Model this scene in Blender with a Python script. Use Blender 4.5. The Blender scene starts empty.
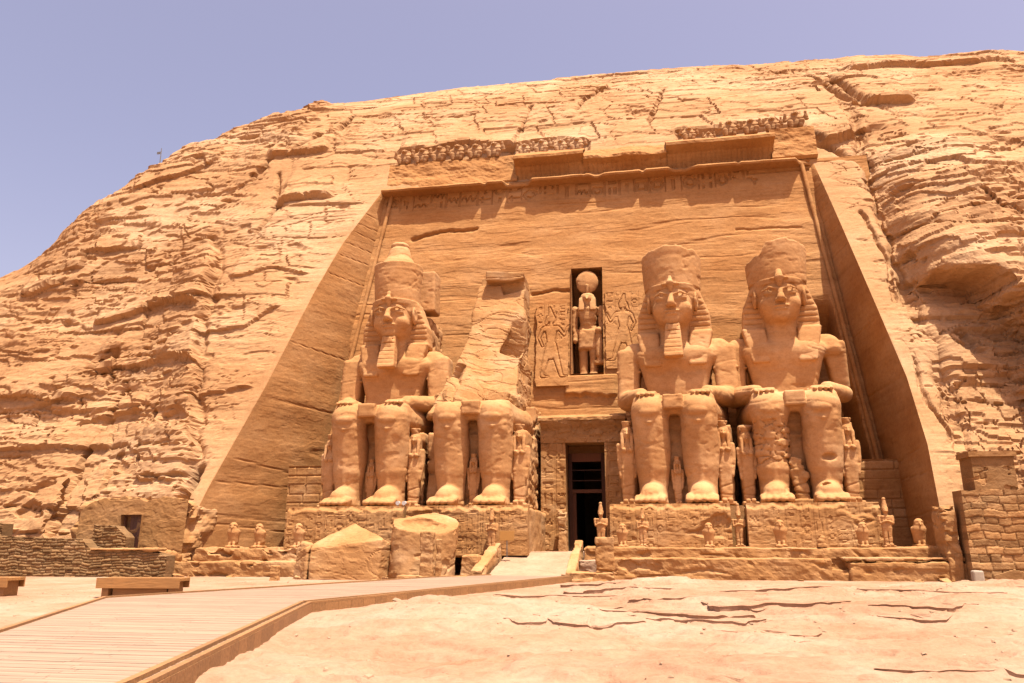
import bpy, math, random
import numpy as np
from mathutils import Vector, Matrix, Euler
R = math.radians
random.seed(7)
SC = bpy.context.scene
COL = SC.collection

# ------------------------------------------------------------------ camera, sky, sun, exposure
EYE = 2.3
cam_d = bpy.data.cameras.new('camera'); cam = bpy.data.objects.new('camera', cam_d); COL.objects.link(cam)
cam_d.sensor_width = 36.0; cam_d.lens = 796.0 / 1024 * 36; cam_d.clip_end = 3000; cam_d.clip_start = .1
PITCH = math.atan(203.5 / 796); YAW = R(10)
cam.location = (0, 0, EYE); cam.rotation_euler = (math.pi / 2 + PITCH, 0, YAW)
SC.camera = cam

SUN = Vector((0.21, -0.21, 0.955)).normalized()
w = bpy.data.worlds.new('World'); SC.world = w; w.use_nodes = True
nt = w.node_tree; bg = nt.nodes['Background']
sky = nt.nodes.new('ShaderNodeTexSky'); sky.sky_type = 'NISHITA'; sky.sun_disc = False
sky.sun_elevation = math.asin(SUN.z); sky.sun_rotation = math.atan2(SUN.x, SUN.y)
sky.air_density = 1.0; sky.dust_density = 4.2; sky.ozone_density = 1.0; sky.altitude = 200
tn = nt.nodes.new('ShaderNodeMix'); tn.data_type = 'RGBA'; tn.blend_type = 'MULTIPLY'; tn.inputs[0].default_value = 1
tn.inputs[7].default_value = (1.46, 1.06, .985, 1)
nt.links.new(sky.outputs[0], tn.inputs[6]); nt.links.new(tn.outputs[2], bg.inputs[0])
bg.inputs[1].default_value = 0.088
sd = bpy.data.lights.new('sun', 'SUN'); sd.energy = 4.4; sd.angle = R(.5); sd.color = (1, .915, .80)
so = bpy.data.objects.new('sun', sd); COL.objects.link(so); so.location = (20, -40, 90)
so.rotation_euler = (-SUN).to_track_quat('-Z', 'Y').to_euler()
SC.cycles.diffuse_bounces = 3
SC.view_settings.view_transform = 'Standard'; SC.view_settings.look = 'None'
SC.view_settings.exposure = 1.25; SC.view_settings.gamma = 1
try: SC.view_settings.use_curve_mapping = False
except Exception: pass

# ------------------------------------------------------------------ numpy noise
_rs = np.random.RandomState(11)
PERM = np.concatenate([_rs.permutation(4096)] * 3)
_g2 = _rs.uniform(0, 2 * np.pi, 4096); G2 = np.stack([np.cos(_g2), np.sin(_g2)], 1)
G3 = _rs.normal(size=(4096, 3)); G3 /= np.linalg.norm(G3, axis=1)[:, None]
RND = _rs.uniform(0, 1, (4096, 4))
def h2(i, j): return PERM[PERM[i & 4095] + (j & 4095)]
def h3(i, j, k): return PERM[PERM[PERM[i & 4095] + (j & 4095)] + (k & 4095)]
def fade(t): return t * t * t * (t * (t * 6 - 15) + 10)
def n2(x, y):
    x, y = np.broadcast_arrays(x, y)
    i = np.floor(x).astype(np.int64); j = np.floor(y).astype(np.int64); fx = x - i; fy = y - j
    u, v = fade(fx), fade(fy)
    def g(a, b):
        q = G2[h2(i + a, j + b)]; return q[..., 0] * (fx - a) + q[..., 1] * (fy - b)
    a = g(0, 0) * (1 - u) + g(1, 0) * u; b = g(0, 1) * (1 - u) + g(1, 1) * u
    return (a * (1 - v) + b * v) * 1.45
def n3(x, y, z):
    x, y, z = np.broadcast_arrays(x, y, z)
    i = np.floor(x).astype(np.int64); j = np.floor(y).astype(np.int64); k = np.floor(z).astype(np.int64)
    fx, fy, fz = x - i, y - j, z - k; u, v, s = fade(fx), fade(fy), fade(fz)
    def g(a, b, c):
        q = G3[h3(i + a, j + b, k + c)]; return q[..., 0] * (fx - a) + q[..., 1] * (fy - b) + q[..., 2] * (fz - c)
    def l(c):
        a = g(0, 0, c) * (1 - u) + g(1, 0, c) * u; b = g(0, 1, c) * (1 - u) + g(1, 1, c) * u
        return a * (1 - v) + b * v
    return (l(0) * (1 - s) + l(1) * s) * 1.5
def fbm2(x, y, o=4, g=.5):
    r = 0; a = 1.; t = 0
    for q in range(o):
        r = r + a * n2(x + 17.3 * q, y - 9.1 * q); t += a; a *= g; x = x * 2.03; y = y * 2.03
    return r / t * 1.3
def fbm3(x, y, z, o=3, g=.5):
    r = 0; a = 1.; t = 0
    for q in range(o):
        r = r + a * n3(x + 17.3 * q, y - 9.1 * q, z + 5.7 * q); t += a; a *= g; x = x * 2.03; y = y * 2.03; z = z * 2.03
    return r / t * 1.3
def sstep(a, b, x):
    t = np.clip((x - a) / (b - a), 0, 1); return t * t * (3 - 2 * t)
def worley(x, y, jit=.9):
    i = np.floor(x).astype(np.int64); j = np.floor(y).astype(np.int64)
    f1 = np.full(x.shape, 9.); f2 = np.full(x.shape, 9.); idc = np.zeros(x.shape, np.int64)
    for a in (-1, 0, 1):
        for b in (-1, 0, 1):
            h = h2(i + a, j + b)
            px = i + a + .5 + (RND[h, 0] - .5) * jit; py = j + b + .5 + (RND[h, 1] - .5) * jit
            d = np.hypot(px - x, py - y)
            c = d < f1
            f2 = np.where(c, f1, np.minimum(f2, d)); idc = np.where(c, h, idc); f1 = np.where(c, d, f1)
    return f1, f2, idc
def plates(q, n, sharp=.16):
    t = q * n; f = np.floor(t); return (f + sstep(0, sharp, t - f)) / n
def segdist(x, z, pts):
    d = np.full(np.broadcast(x, z).shape, 1e9)
    for (ax, az), (bx_, bz) in zip(pts[:-1], pts[1:]):
        vx, vz = bx_ - ax, bz - az; t = np.clip(((x - ax) * vx + (z - az) * vz) / (vx * vx + vz * vz + 1e-9), 0, 1)
        d = np.minimum(d, np.hypot(x - ax - t * vx, z - az - t * vz))
    return d

# ------------------------------------------------------------------ materials
ALB = .72                                   # overall reflectance of the sandstone
def stone(name, dark, mid, light, strata=1.0, bump=1.0, fine=1.0, big=.1, tint=False, sz=1.5, rough=.95):
    dark, mid, light = [tuple(v * ALB for v in c) for c in (dark, mid, light)]
    m = bpy.data.materials.new(name); m.use_nodes = True; t = m.node_tree; N = t.nodes; L = t.links
    b = N['Principled BSDF']; b.inputs['Roughness'].default_value = rough
    try: b.inputs['Specular IOR Level'].default_value = .12
    except Exception: pass
    g = N.new('ShaderNodeNewGeometry')
    def noise(scale, mp=(1, 1, 1), det=6, rg=.6):
        mpn = N.new('ShaderNodeMapping'); mpn.inputs['Scale'].default_value = mp
        L.new(g.outputs['Position'], mpn.inputs['Vector'])
        n = N.new('ShaderNodeTexNoise'); n.inputs['Scale'].default_value = scale; n.inputs['Detail'].default_value = det
        n.inputs['Roughness'].default_value = rg; L.new(mpn.outputs[0], n.inputs['Vector']); return n.outputs['Fac']
    def math_(op, a, c):
        k = N.new('ShaderNodeMath'); k.operation = op
        for i, v in enumerate((a, c)):
            if isinstance(v, (int, float)): k.inputs[i].default_value = v
            else: L.new(v, k.inputs[i])
        return k.outputs[0]
    def ramp(f, stops):
        r = N.new('ShaderNodeValToRGB'); L.new(f, r.inputs[0])
        while len(r.color_ramp.elements) < len(stops): r.color_ramp.elements.new(.5)
        for e, (p, c) in zip(r.color_ramp.elements, stops):
            e.position = p; e.color = (*c, 1) if len(c) == 3 else c
        return r.outputs[0]
    def mult(a, c):
        x = N.new('ShaderNodeMix'); x.data_type = 'RGBA'; x.blend_type = 'MULTIPLY'; x.inputs[0].default_value = 1
        L.new(a, x.inputs[6]); L.new(c, x.inputs[7]); return x.outputs[2]
    st = noise(1.0, (.07, .07, sz), 8, .68)
    bg_ = noise(big, (1, 1, 1.6), 6, .6)
    fn = noise(2.3 * fine, (1, 1, 1.5), 8, .7)
    sp = noise(9.0 * fine, (1, 1, 1), 4, .7)
    col = ramp(bg_, [(.3, dark), (.5, mid), (.68, light)])
    k = .16 * strata
    col = mult(col, ramp(st, [(.3, (1 - 1.6 * k, 1 - 1.9 * k, 1 - 2.2 * k)), (.47, (1, 1, 1)), (.62, (1 + k, 1 + k, 1 + k)), (.75, (1 - k, 1 - 1.2 * k, 1 - 1.4 * k))]))
    col = mult(col, ramp(fn, [(.3, (.84, .8, .76)), (.5, (1, 1, 1)), (.7, (1.08, 1.08, 1.06))]))
    col = mult(col, ramp(sp, [(.3, (.9, .88, .86)), (.6, (1.04, 1.04, 1.04))]))
    if tint:
        at = N.new('ShaderNodeAttribute'); at.attribute_name = 'tint'; col = mult(col, at.outputs['Color'])
    L.new(col, b.inputs['Base Color'])
    hgt = math_('ADD', math_('MULTIPLY', st, .55 * strata), math_('ADD', math_('MULTIPLY', fn, .32), math_('MULTIPLY', sp, .07)))
    bp = N.new('ShaderNodeBump'); bp.inputs['Strength'].default_value = min(1, .75 * bump); bp.inputs['Distance'].default_value = .35
    L.new(hgt, bp.inputs['Height']); L.new(bp.outputs[0], b.inputs['Normal'])
    return m
M = {}
M['cliff'] = stone('cliff_sandstone', (.385, .202, .085), (.47, .27, .126), (.535, .345, .188), .8, .45, 1, .09)
M['wall'] = stone('dressed_sandstone', (.40, .185, .06), (.45, .226, .082), (.495, .268, .11), .6, .42, 1, .2)
M['statue'] = stone('carved_sandstone', (.46, .23, .084), (.54, .289, .118), (.61, .36, .17), .5, .22, 1, .25, sz=1.1)
M['block'] = stone('broken_sandstone', (.40, .20, .072), (.47, .255, .102), (.53, .325, .16), .5, .4, 1, .3)
M['plinth'] = stone('inscribed_sandstone', (.365, .178, .06), (.43, .226, .086), (.49, .285, .128), .5, .4, 1.6, .4)
M['ground'] = stone('pale_rock_ground', (.355, .197, .11), (.425, .257, .157), (.485, .325, .22), .2, .9, 1, .32)
M['masonry'] = stone('rubble_masonry', (.32, .16, .058), (.385, .205, .08), (.44, .255, .112), .3, .6, 2, .6, tint=True)
M['oldbrick'] = stone('grey_brown_masonry', (.215, .12, .048), (.27, .158, .068), (.33, .205, .10), .3, .6, 2, .6, tint=True)
M['plaster'] = stone('mud_plaster', (.31, .155, .052), (.355, .187, .07), (.40, .22, .092), .2, .35, 1.5, .4)
M['paving'] = stone('pale_step_stone', (.36, .225, .135), (.42, .28, .175), (.47, .33, .215), .2, .3, 2, .5)
M['inner'] = stone('darkened_chamber_stone', (.10, .06, .03), (.13, .08, .04), (.16, .10, .05), .3, .3, 1, .3)  # door passage stone, colour darkened to stand in for the unlit depth
def wood(name, c, tint=True, gloss=.6, ax=(1, 14, 14)):
    c = [v * ALB for v in c]
    m = bpy.data.materials.new(name); m.use_nodes = True; t = m.node_tree; N = t.nodes; L = t.links; b = N['Principled BSDF']
    g = N.new('ShaderNodeNewGeometry'); mp = N.new('ShaderNodeMapping'); mp.inputs['Scale'].default_value = ax
    L.new(g.outputs['Position'], mp.inputs[0]); n = N.new('ShaderNodeTexNoise'); n.inputs['Scale'].default_value = 1.2; n.inputs['Detail'].default_value = 6
    L.new(mp.outputs[0], n.inputs[0]); r = N.new('ShaderNodeValToRGB'); L.new(n.outputs[0], r.inputs[0])
    r.color_ramp.elements[0].position = .3; r.color_ramp.elements[0].color = (*[v * .78 for v in c], 1)
    r.color_ramp.elements[1].position = .7; r.color_ramp.elements[1].color = (*[min(1, v * 1.12) for v in c], 1)
    out = r.outputs[0]
    if tint:
        at = N.new('ShaderNodeAttribute'); at.attribute_name = 'tint'
        x = N.new('ShaderNodeMix'); x.data_type = 'RGBA'; x.blend_type = 'MULTIPLY'; x.inputs[0].default_value = 1
        L.new(out, x.inputs[6]); L.new(at.outputs['Color'], x.inputs[7]); out = x.outputs[2]
    L.new(out, b.inputs['Base Color']); b.inputs['Roughness'].default_value = gloss
    bp = N.new('ShaderNodeBump'); bp.inputs['Distance'].default_value = .01; L.new(n.outputs[0], bp.inputs['Height']); L.new(bp.outputs[0], b.inputs['Normal'])
    return m
M['deck'] = wood('sun_bleached_planks', (.42, .285, .185))
M['timber'] = wood('brown_timber', (.37, .185, .065))
M['darkwood'] = wood('dark_red_wood', (.085, .030, .012), gloss=.95, ax=(14, 14, 1))
M['doorwood'] = wood('brown_door_wood', (.22, .095, .045), ax=(14, 14, 1))
M['bench'] = wood('bench_timber', (.42, .20, .055))
def plain(name, c, r=.6, metal=0):
    c = [v * ALB for v in c]
    m = bpy.data.materials.new(name); m.use_nodes = True; t = m.node_tree; b = t.nodes['Principled BSDF']
    n = t.nodes.new('ShaderNodeTexNoise'); n.inputs['Scale'].default_value = 8
    rp = t.nodes.new('ShaderNodeValToRGB'); t.links.new(n.outputs[0], rp.inputs[0])
    rp.color_ramp.elements[0].color = (*[v * .85 for v in c], 1); rp.color_ramp.elements[1].color = (*[min(1, v * 1.1) for v in c], 1)
    t.links.new(rp.outputs[0], b.inputs['Base Color']); b.inputs['Roughness'].default_value = r; b.inputs['Metallic'].default_value = metal
    return m
M['metal'] = plain('weathered_metal', (.25, .23, .2), .5, .6)
M['lamp'] = plain('white_lamp_housing', (.75, .73, .68), .4)
M['sign'] = plain('ochre_painted_board', (.50, .24, .05), .5)
M['concrete'] = plain('pale_concrete', (.44, .36, .26), .9)

# ------------------------------------------------------------------ object helpers
def link(name, me, mat, parent=None):
    o = bpy.data.objects.new(name, me); COL.objects.link(o)
    if mat is not None: me.materials.append(mat)
    if parent is not None: o.parent = parent
    return o
def qmesh(name, V, Q, smooth=True, tint=None):
    V = np.ascontiguousarray(V, np.float32); Q = np.ascontiguousarray(Q, np.int32)
    me = bpy.data.meshes.new(name); me.vertices.add(len(V)); me.vertices.foreach_set('co', V.ravel())
    me.loops.add(Q.size); me.loops.foreach_set('vertex_index', Q.ravel())
    me.polygons.add(len(Q)); me.polygons.foreach_set('loop_start', np.arange(0, Q.size, 4, dtype=np.int32))
    try: me.polygons.foreach_set('loop_total', np.full(len(Q), 4, np.int32))
    except Exception: pass
    me.update(calc_edges=True); me.validate()
    me.polygons.foreach_set('use_smooth', np.full(len(me.polygons), smooth, bool))
    if tint is not None:
        a = me.attributes.new('tint', 'FLOAT_COLOR', 'POINT'); t4 = np.ones((len(V), 4), np.float32)
        t4[:, :3] = tint if np.ndim(tint) == 2 else np.asarray(tint)[:, None]; a.data.foreach_set('color', t4.ravel())
    return me
def tag(o, label=None, cat=None, group=None, kind=None):
    if label: o['label'] = label
    if cat: o['category'] = cat
    if group: o['group'] = group
    if kind: o['kind'] = kind
    return o
def empty(name, loc, label, cat, group=None, rz=0):
    o = bpy.data.objects.new(name, None); COL.objects.link(o); o.location = loc; o.rotation_euler = (0, 0, rz); o.empty_display_size = .5
    return tag(o, label, cat, group)
def dup(o, loc=None, rz=None, scale=None, label=None):
    c = o.copy(); COL.objects.link(c)
    for ch in list(o.children):
        d = ch.copy(); COL.objects.link(d); d.parent = c
        for g in list(ch.children):
            e = g.copy(); COL.objects.link(e); e.parent = d
    if loc is not None: c.location = loc
    if rz is not None: c.rotation_euler = (0, 0, rz)
    if scale is not None: c.scale = scale if hasattr(scale, '__len__') else (scale,) * 3
    if label: c['label'] = label
    return c
def grid_quads(nv, nu, mask=None):
    i = np.arange(nv * nu).reshape(nv, nu)
    q = np.stack([i[:-1, :-1], i[:-1, 1:], i[1:, 1:], i[1:, :-1]], -1)
    return q.reshape(-1, 4) if mask is None else q[mask]
class MB:
    """collects boxes and tubes into one mesh"""
    def __init__(s): s.v = []; s.q = []; s.t = []
    def box(s, lo, hi, tint=1., mat=None):
        c = np.array([[x, y, z] for z in (lo[2], hi[2]) for y in (lo[1], hi[1]) for x in (lo[0], hi[0])], float)
        return s.hexa(c, tint, mat)
    def hexa(s, c, tint=1., mat=None):
        c = np.asarray(c, float)
        if mat is not None: c = np.array([list(mat @ Vector(p)) for p in c])
        b = len(s.v); s.v += c.tolist(); s.t += [tint] * 8
        for f in ((0, 2, 3, 1), (4, 5, 7, 6), (0, 1, 5, 4), (2, 6, 7, 3), (0, 4, 6, 2), (1, 3, 7, 5)): s.q.append([b + k for k in f])
        return s
    def tube(s, a, b, ra, rb=None, n=10, tint=1.):
        rb = ra if rb is None else rb; a = Vector(a); b = Vector(b); d = (b - a).normalized()
        u = d.orthogonal().normalized(); v = d.cross(u); k = len(s.v)
        for p, r in ((a, 0), (a, ra), (b, rb), (b, 0)):
            for i in range(n):
                t = 2 * math.pi * i / n; s.v.append(list(p + (u * math.cos(t) + v * math.sin(t)) * max(r, .0005))); s.t.append(tint)
        for j in range(3):
            for i in range(n): s.q.append([k + j * n + i, k + j * n + (i + 1) % n, k + (j + 1) * n + (i + 1) % n, k + (j + 1) * n + i])
        return s
    def build(s, name, mat, parent=None, smooth=False, bev=0):
        o = link(name, qmesh(name, np.array(s.v), np.array(s.q), smooth, np.array(s.t, float)), mat, parent)
        if bev:
            m = o.modifiers.new('bevel', 'BEVEL'); m.width = bev; m.segments = 2; m.limit_method = 'ANGLE'
        return o

# ------------------------------------------------------------------ implicit shapes -> one continuous surface
class Vol:
    def __init__(s, lo, hi, h):
        s.lo = np.array(lo, float); s.h = h
        s.g = [np.arange(lo[i], hi[i] + h, h).astype(np.float32) for i in range(3)]
        s.d = np.full([len(a) for a in s.g], 9., np.float32)
    def _sl(s, lo, hi, m):
        sl = []
        for i in range(3):
            a = int(np.clip(math.floor((lo[i] - m - s.lo[i]) / s.h), 0, len(s.g[i]))); b = int(np.clip(math.ceil((hi[i] + m - s.lo[i]) / s.h) + 1, 0, len(s.g[i])))
            sl.append(slice(a, b))
        return tuple(sl), s.g[0][sl[0]][:, None, None], s.g[1][sl[1]][None, :, None], s.g[2][sl[2]][None, None, :]
    def add(s, p, k=.12, mirror=False):
        for sg in ((1, -1) if mirror else (1,)):
            f, lo, hi = p
            if sg < 0: lo, hi = (-hi[0], lo[1], lo[2]), (-lo[0], hi[1], hi[2])
            sl, x, y, z = s._sl(lo, hi, k + 3 * s.h)
            if 0 in s.d[sl].shape: continue
            dn = f(x * sg, y, z); a = s.d[sl]
            if k > 0:
                hh = np.clip(.5 + .5 * (a - dn) / k, 0, 1); s.d[sl] = a * (1 - hh) + dn * hh - k * hh * (1 - hh)
            else: s.d[sl] = np.minimum(a, dn)
        return s
    def sub(s, p, k=.08, mirror=False):
        for sg in ((1, -1) if mirror else (1,)):
            f, lo, hi = p
            if sg < 0: lo, hi = (-hi[0], lo[1], lo[2]), (-lo[0], hi[1], hi[2])
            sl, x, y, z = s._sl(lo, hi, k + 3 * s.h)
            if 0 in s.d[sl].shape: continue
            dn = -f(x * sg, y, z); a = s.d[sl]
            hh = np.clip(.5 - .5 * (a - dn) / k, 0, 1); s.d[sl] = a * (1 - hh) + dn * hh + k * hh * (1 - hh)
        return s
    def cut(s, f):
        """keep only where f<0 (whole volume)"""
        x = s.g[0][:, None, None]; y = s.g[1][None, :, None]; z = s.g[2][None, None, :]
        s.d = np.maximum(s.d, f(x, y, z)).astype(np.float32); return s
    def mesh(s):
        d = s.d; d[[0, -1]] = np.maximum(d[[0, -1]], .5 * s.h); d[:, [0, -1]] = np.maximum(d[:, [0, -1]], .5 * s.h); d[:, :, [0, -1]] = np.maximum(d[:, :, [0, -1]], .5 * s.h)
        sg = d < 0; c = np.zeros([n - 1 for n in d.shape], np.uint8)
        offs = [(a, b, e) for a in (0, 1) for b in (0, 1) for e in (0, 1)]
        for a, b, e in offs: c += sg[a:a + c.shape[0], b:b + c.shape[1], e:e + c.shape[2]]
        mk = (c > 0) & (c < 8); ids = np.full(c.shape, -1, np.int32); act = np.argwhere(mk); ids[mk] = np.arange(len(act))
        acc = np.zeros((len(act), 3)); cnt = np.zeros(len(act))
        for o in offs:
            for ax in range(3):
                if o[ax] == 0:
                    o2 = list(o); o2[ax] = 1
                    va = d[act[:, 0] + o[0], act[:, 1] + o[1], act[:, 2] + o[2]]; vb = d[act[:, 0] + o2[0], act[:, 1] + o2[1], act[:, 2] + o2[2]]
                    cr = (va < 0) != (vb < 0); t = va / np.where(cr, va - vb, 1)
                    p = np.tile(np.array(o, float), (len(act), 1)); p[:, ax] = t; acc[cr] += p[cr]; cnt[cr] += 1
        V = s.lo + s.h * (act + acc / cnt[:, None]); Q = []
        for ax, (u, v) in ((0, (1, 2)), (1, (2, 0)), (2, (0, 1))):
            s0 = np.moveaxis(sg, (ax, u, v), (0, 1, 2)); i0 = np.moveaxis(ids, (ax, u, v), (0, 1, 2))
            A = s0[:-1, 1:-1, 1:-1]; B = s0[1:, 1:-1, 1:-1]; ix = np.argwhere(A != B)
            if not len(ix): continue
            i, j, k = ix[:, 0], ix[:, 1] + 1, ix[:, 2] + 1
            q = np.stack([i0[i, j - 1, k - 1], i0[i, j, k - 1], i0[i, j, k], i0[i, j - 1, k]], 1)
            fl = ~A[ix[:, 0], ix[:, 1], ix[:, 2]]; q[fl] = q[fl][:, ::-1]; Q.append(q)
        return V, np.concatenate(Q)
def ell(c, r):
    c = np.array(c, float); r = np.array(r, float)
    def f(x, y, z):
        a, b, e = x - c[0], y - c[1], z - c[2]
        k0 = np.sqrt((a / r[0]) ** 2 + (b / r[1]) ** 2 + (e / r[2]) ** 2); k1 = np.sqrt((a / r[0] ** 2) ** 2 + (b / r[1] ** 2) ** 2 + (e / r[2] ** 2) ** 2)
        return (k0 * (k0 - 1) / np.maximum(k1, 1e-4)).astype(np.float32)
    return f, tuple(c - r), tuple(c + r)
def rc(a, b, ra, rb, sq=(1, 1, 1)):
    """tapered limb; sq squashes it about its axis"""
    a = np.array(a, float); b = np.array(b, float); sq = np.array(sq, float); A = a / sq; B = b / sq; ba = B - A; bb = ba @ ba; m = sq.min()
    def f(x, y, z):
        x, y, z = x / sq[0], y / sq[1], z / sq[2]
        t = np.clip(((x - A[0]) * ba[0] + (y - A[1]) * ba[1] + (z - A[2]) * ba[2]) / bb, 0, 1)
        return ((np.sqrt((x - A[0] - t * ba[0]) ** 2 + (y - A[1] - t * ba[1]) ** 2 + (z - A[2] - t * ba[2]) ** 2) - (ra + (rb - ra) * t)) * m).astype(np.float32)
    r = max(ra, rb) * sq; return f, tuple(np.minimum(a, b) - r), tuple(np.maximum(a, b) + r)
def bx(c, hs, r=.08, rot=None):
    c = np.array(c, float); hs = np.array(hs, float); mt = np.array(Euler(rot).to_matrix()) if rot else None
    def f(x, y, z):
        a, b, e = x - c[0], y - c[1], z - c[2]
        if mt is not None: a, b, e = (mt[0, 0] * a + mt[1, 0] * b + mt[2, 0] * e, mt[0, 1] * a + mt[1, 1] * b + mt[2, 1] * e, mt[0, 2] * a + mt[1, 2] * b + mt[2, 2] * e)
        qx, qy, qz = abs(a) - hs[0] + r, abs(b) - hs[1] + r, abs(e) - hs[2] + r
        return (np.sqrt(np.maximum(qx, 0) ** 2 + np.maximum(qy, 0) ** 2 + np.maximum(qz, 0) ** 2) + np.minimum(np.maximum(np.maximum(qx, qy), qz), 0) - r).astype(np.float32)
    e = hs if rot is None else np.full(3, np.linalg.norm(hs))
    return f, tuple(c - e), tuple(c + e)
def frus(c, z0, z1, r0, r1, sy=1., r=.05):
    """upright round drum, elliptical by sy"""
    def f(x, y, z):
        t = np.clip((z - z0) / (z1 - z0), 0, 1); rad = r0 + (r1 - r0) * t
        a = np.sqrt((x - c[0]) ** 2 + ((y - c[1]) / sy) ** 2) - rad + r; b = abs(z - (z0 + z1) / 2) - (z1 - z0) / 2 + r
        return (np.minimum(np.maximum(a, b), 0) + np.sqrt(np.maximum(a, 0) ** 2 + np.maximum(b, 0) ** 2) - r).astype(np.float32)
    m = max(r0, r1); return f, (c[0] - m, c[1] - m * sy, z0), (c[0] + m, c[1] + m * sy, z1)
def tpz(z0, z1, w0, w1, y0a, y1a, y0b, y1b, xc0=0, xc1=0, r=.06):
    """slab between two heights: half widths, front/back y and x centre run linearly from z0 to z1"""
    def f(x, y, z):
        t = np.clip((z - z0) / (z1 - z0), 0, 1)
        a = abs(x - (xc0 + (xc1 - xc0) * t)) - (w0 + (w1 - w0) * t) + r
        yf = y0a + (y0b - y0a) * t; yb = y1a + (y1b - y1a) * t
        b = abs(y - (yf + yb) / 2) - (yb - yf) / 2 + r; e = abs(z - (z0 + z1) / 2) - (z1 - z0) / 2 + r
        return (np.minimum(np.maximum(np.maximum(a, b), e), 0) + np.sqrt(np.maximum(a, 0) ** 2 + np.maximum(b, 0) ** 2 + np.maximum(e, 0) ** 2) - r).astype(np.float32)
    return f, (min(xc0 - w0, xc1 - w1), min(y0a, y0b), z0), (max(xc0 + w0, xc1 + w1), max(y1a, y1b), z1)
def vnormals(V, Q):
    P = V[Q]; n = np.cross(P[:, 2] - P[:, 0], P[:, 3] - P[:, 1]); N = np.zeros_like(V)
    for c in range(3):
        for k in range(4): N[:, c] += np.bincount(Q[:, k], n[:, c], len(V))
    return N / np.maximum(np.linalg.norm(N, axis=1), 1e-9)[:, None]
def weather(V, Q, off=(0, 0, 0), fine=.03, strata=.03, lump=.05, chip=0.):
    """erosion of a carved surface: lumps, bedding lines, chips"""
    N = vnormals(V, Q); x, y, z = V[:, 0] + off[0], V[:, 1] + off[1], V[:, 2] + off[2]
    d = lump * fbm3(x * .55, y * .55, z * .7, 3) + fine * fbm3(x * 2.6, y * 2.6, z * 3.4, 3)
    zz = z + .35 * n3(x * .2, y * .2, z * .2)
    d += strata * np.minimum(0, n2(zz * 2.3, x * .12 + y * .1) + .12) * 1.6
    if chip: d -= chip * sstep(.22, .42, fbm3(x * .8 + 31, y * .8, z * 1.3, 3))
    d -= strata * 2.2 * sstep(.07, .0, abs(n3(x * .22 + 5, y * .22, zz * .75))) * sstep(.0, .2, n3(x * .4, y * .4 + 9, z * .5))
    return V + N * d[:, None]
def solid(name, vol, mat, parent=None, off=(0, 0, 0), smooth=True, **kw):
    nod = kw.pop('nod', False); V, Q = vol.mesh(); V = weather(V, Q, off, **kw)
    if nod: V[:, 1] -= .12 * (np.clip(V[:, 2], 13.2, 16.4) - 13.2); V[:, 2] -= .10 * np.clip(V[:, 2] - 16.4, 0, 9)
    return link(name, qmesh(name, V, Q, smooth), mat, parent)

# ------------------------------------------------------------------ incised signs (generic strokes, no readable text)
def glyphs(w_, h_, cell, seed, cols=True):
    """height raster 0..1 of carved signs, px resolution = 1/cell"""
    rs = np.random.RandomState(seed); im = np.zeros((h_, w_), np.float32)
    yy, xx = np.mgrid[0:h_, 0:w_]
    cx0 = 0
    while cx0 < w_ - 3:
        cw = int(cell * rs.uniform(.8, 1.2)); cy0 = 1
        if cols and cx0 > 0: im[:, max(0, cx0 - 1):cx0 + 1] = .7
        while cy0 < h_ - 2:
            ch = int(cell * rs.uniform(.45, 1.25)); k = rs.randint(8); mx, my = cx0 + cw / 2, cy0 + ch / 2
            a = slice(max(0, cy0), min(h_, cy0 + ch)); b = slice(max(0, cx0 + 1), min(w_, cx0 + cw))
            X = (xx[a, b] - mx) / (cw / 2); Y = (yy[a, b] - my) / (ch / 2); r = np.hypot(X, Y); g = np.zeros_like(X)
            if k == 0: g = (abs(r - .62) < .22)
            elif k == 1: g = (abs(X) < .18) & (abs(Y) < .8)
            elif k == 2: g = (abs(Y - .35 * np.sin(X * 9)) < .22) & (abs(X) < .85)
            elif k == 3: g = ((X + .1) ** 2 / .2 + (Y - .1) ** 2 / .12 < 1) | (np.hypot(X + .45, Y - .55) < .22) | ((abs(X) < .1) & (Y < -.2) & (Y > -.85))
            elif k == 4: g = (abs(X) < .8) & (abs(Y) < .7) & ~((abs(X) < .5) & (abs(Y) < .4))
            elif k == 5: g = (abs(Y) < .2) & (abs(X) < .8) | (abs(X + .4) < .15) & (abs(Y) < .7)
            elif k == 6: g = r < .55
            else: g = (abs(abs(X) - .45) < .16) & (abs(Y) < .8)
            im[a, b] = np.maximum(im[a, b], g.astype(np.float32)); cy0 += ch + 1
        cx0 += cw + 1
    return im
def sample(im, u, v, ppm):
    i = np.clip((v * ppm).astype(int), 0, im.shape[0] - 1); j = np.clip((u * ppm).astype(int), 0, im.shape[1] - 1); return im[i, j]
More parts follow.
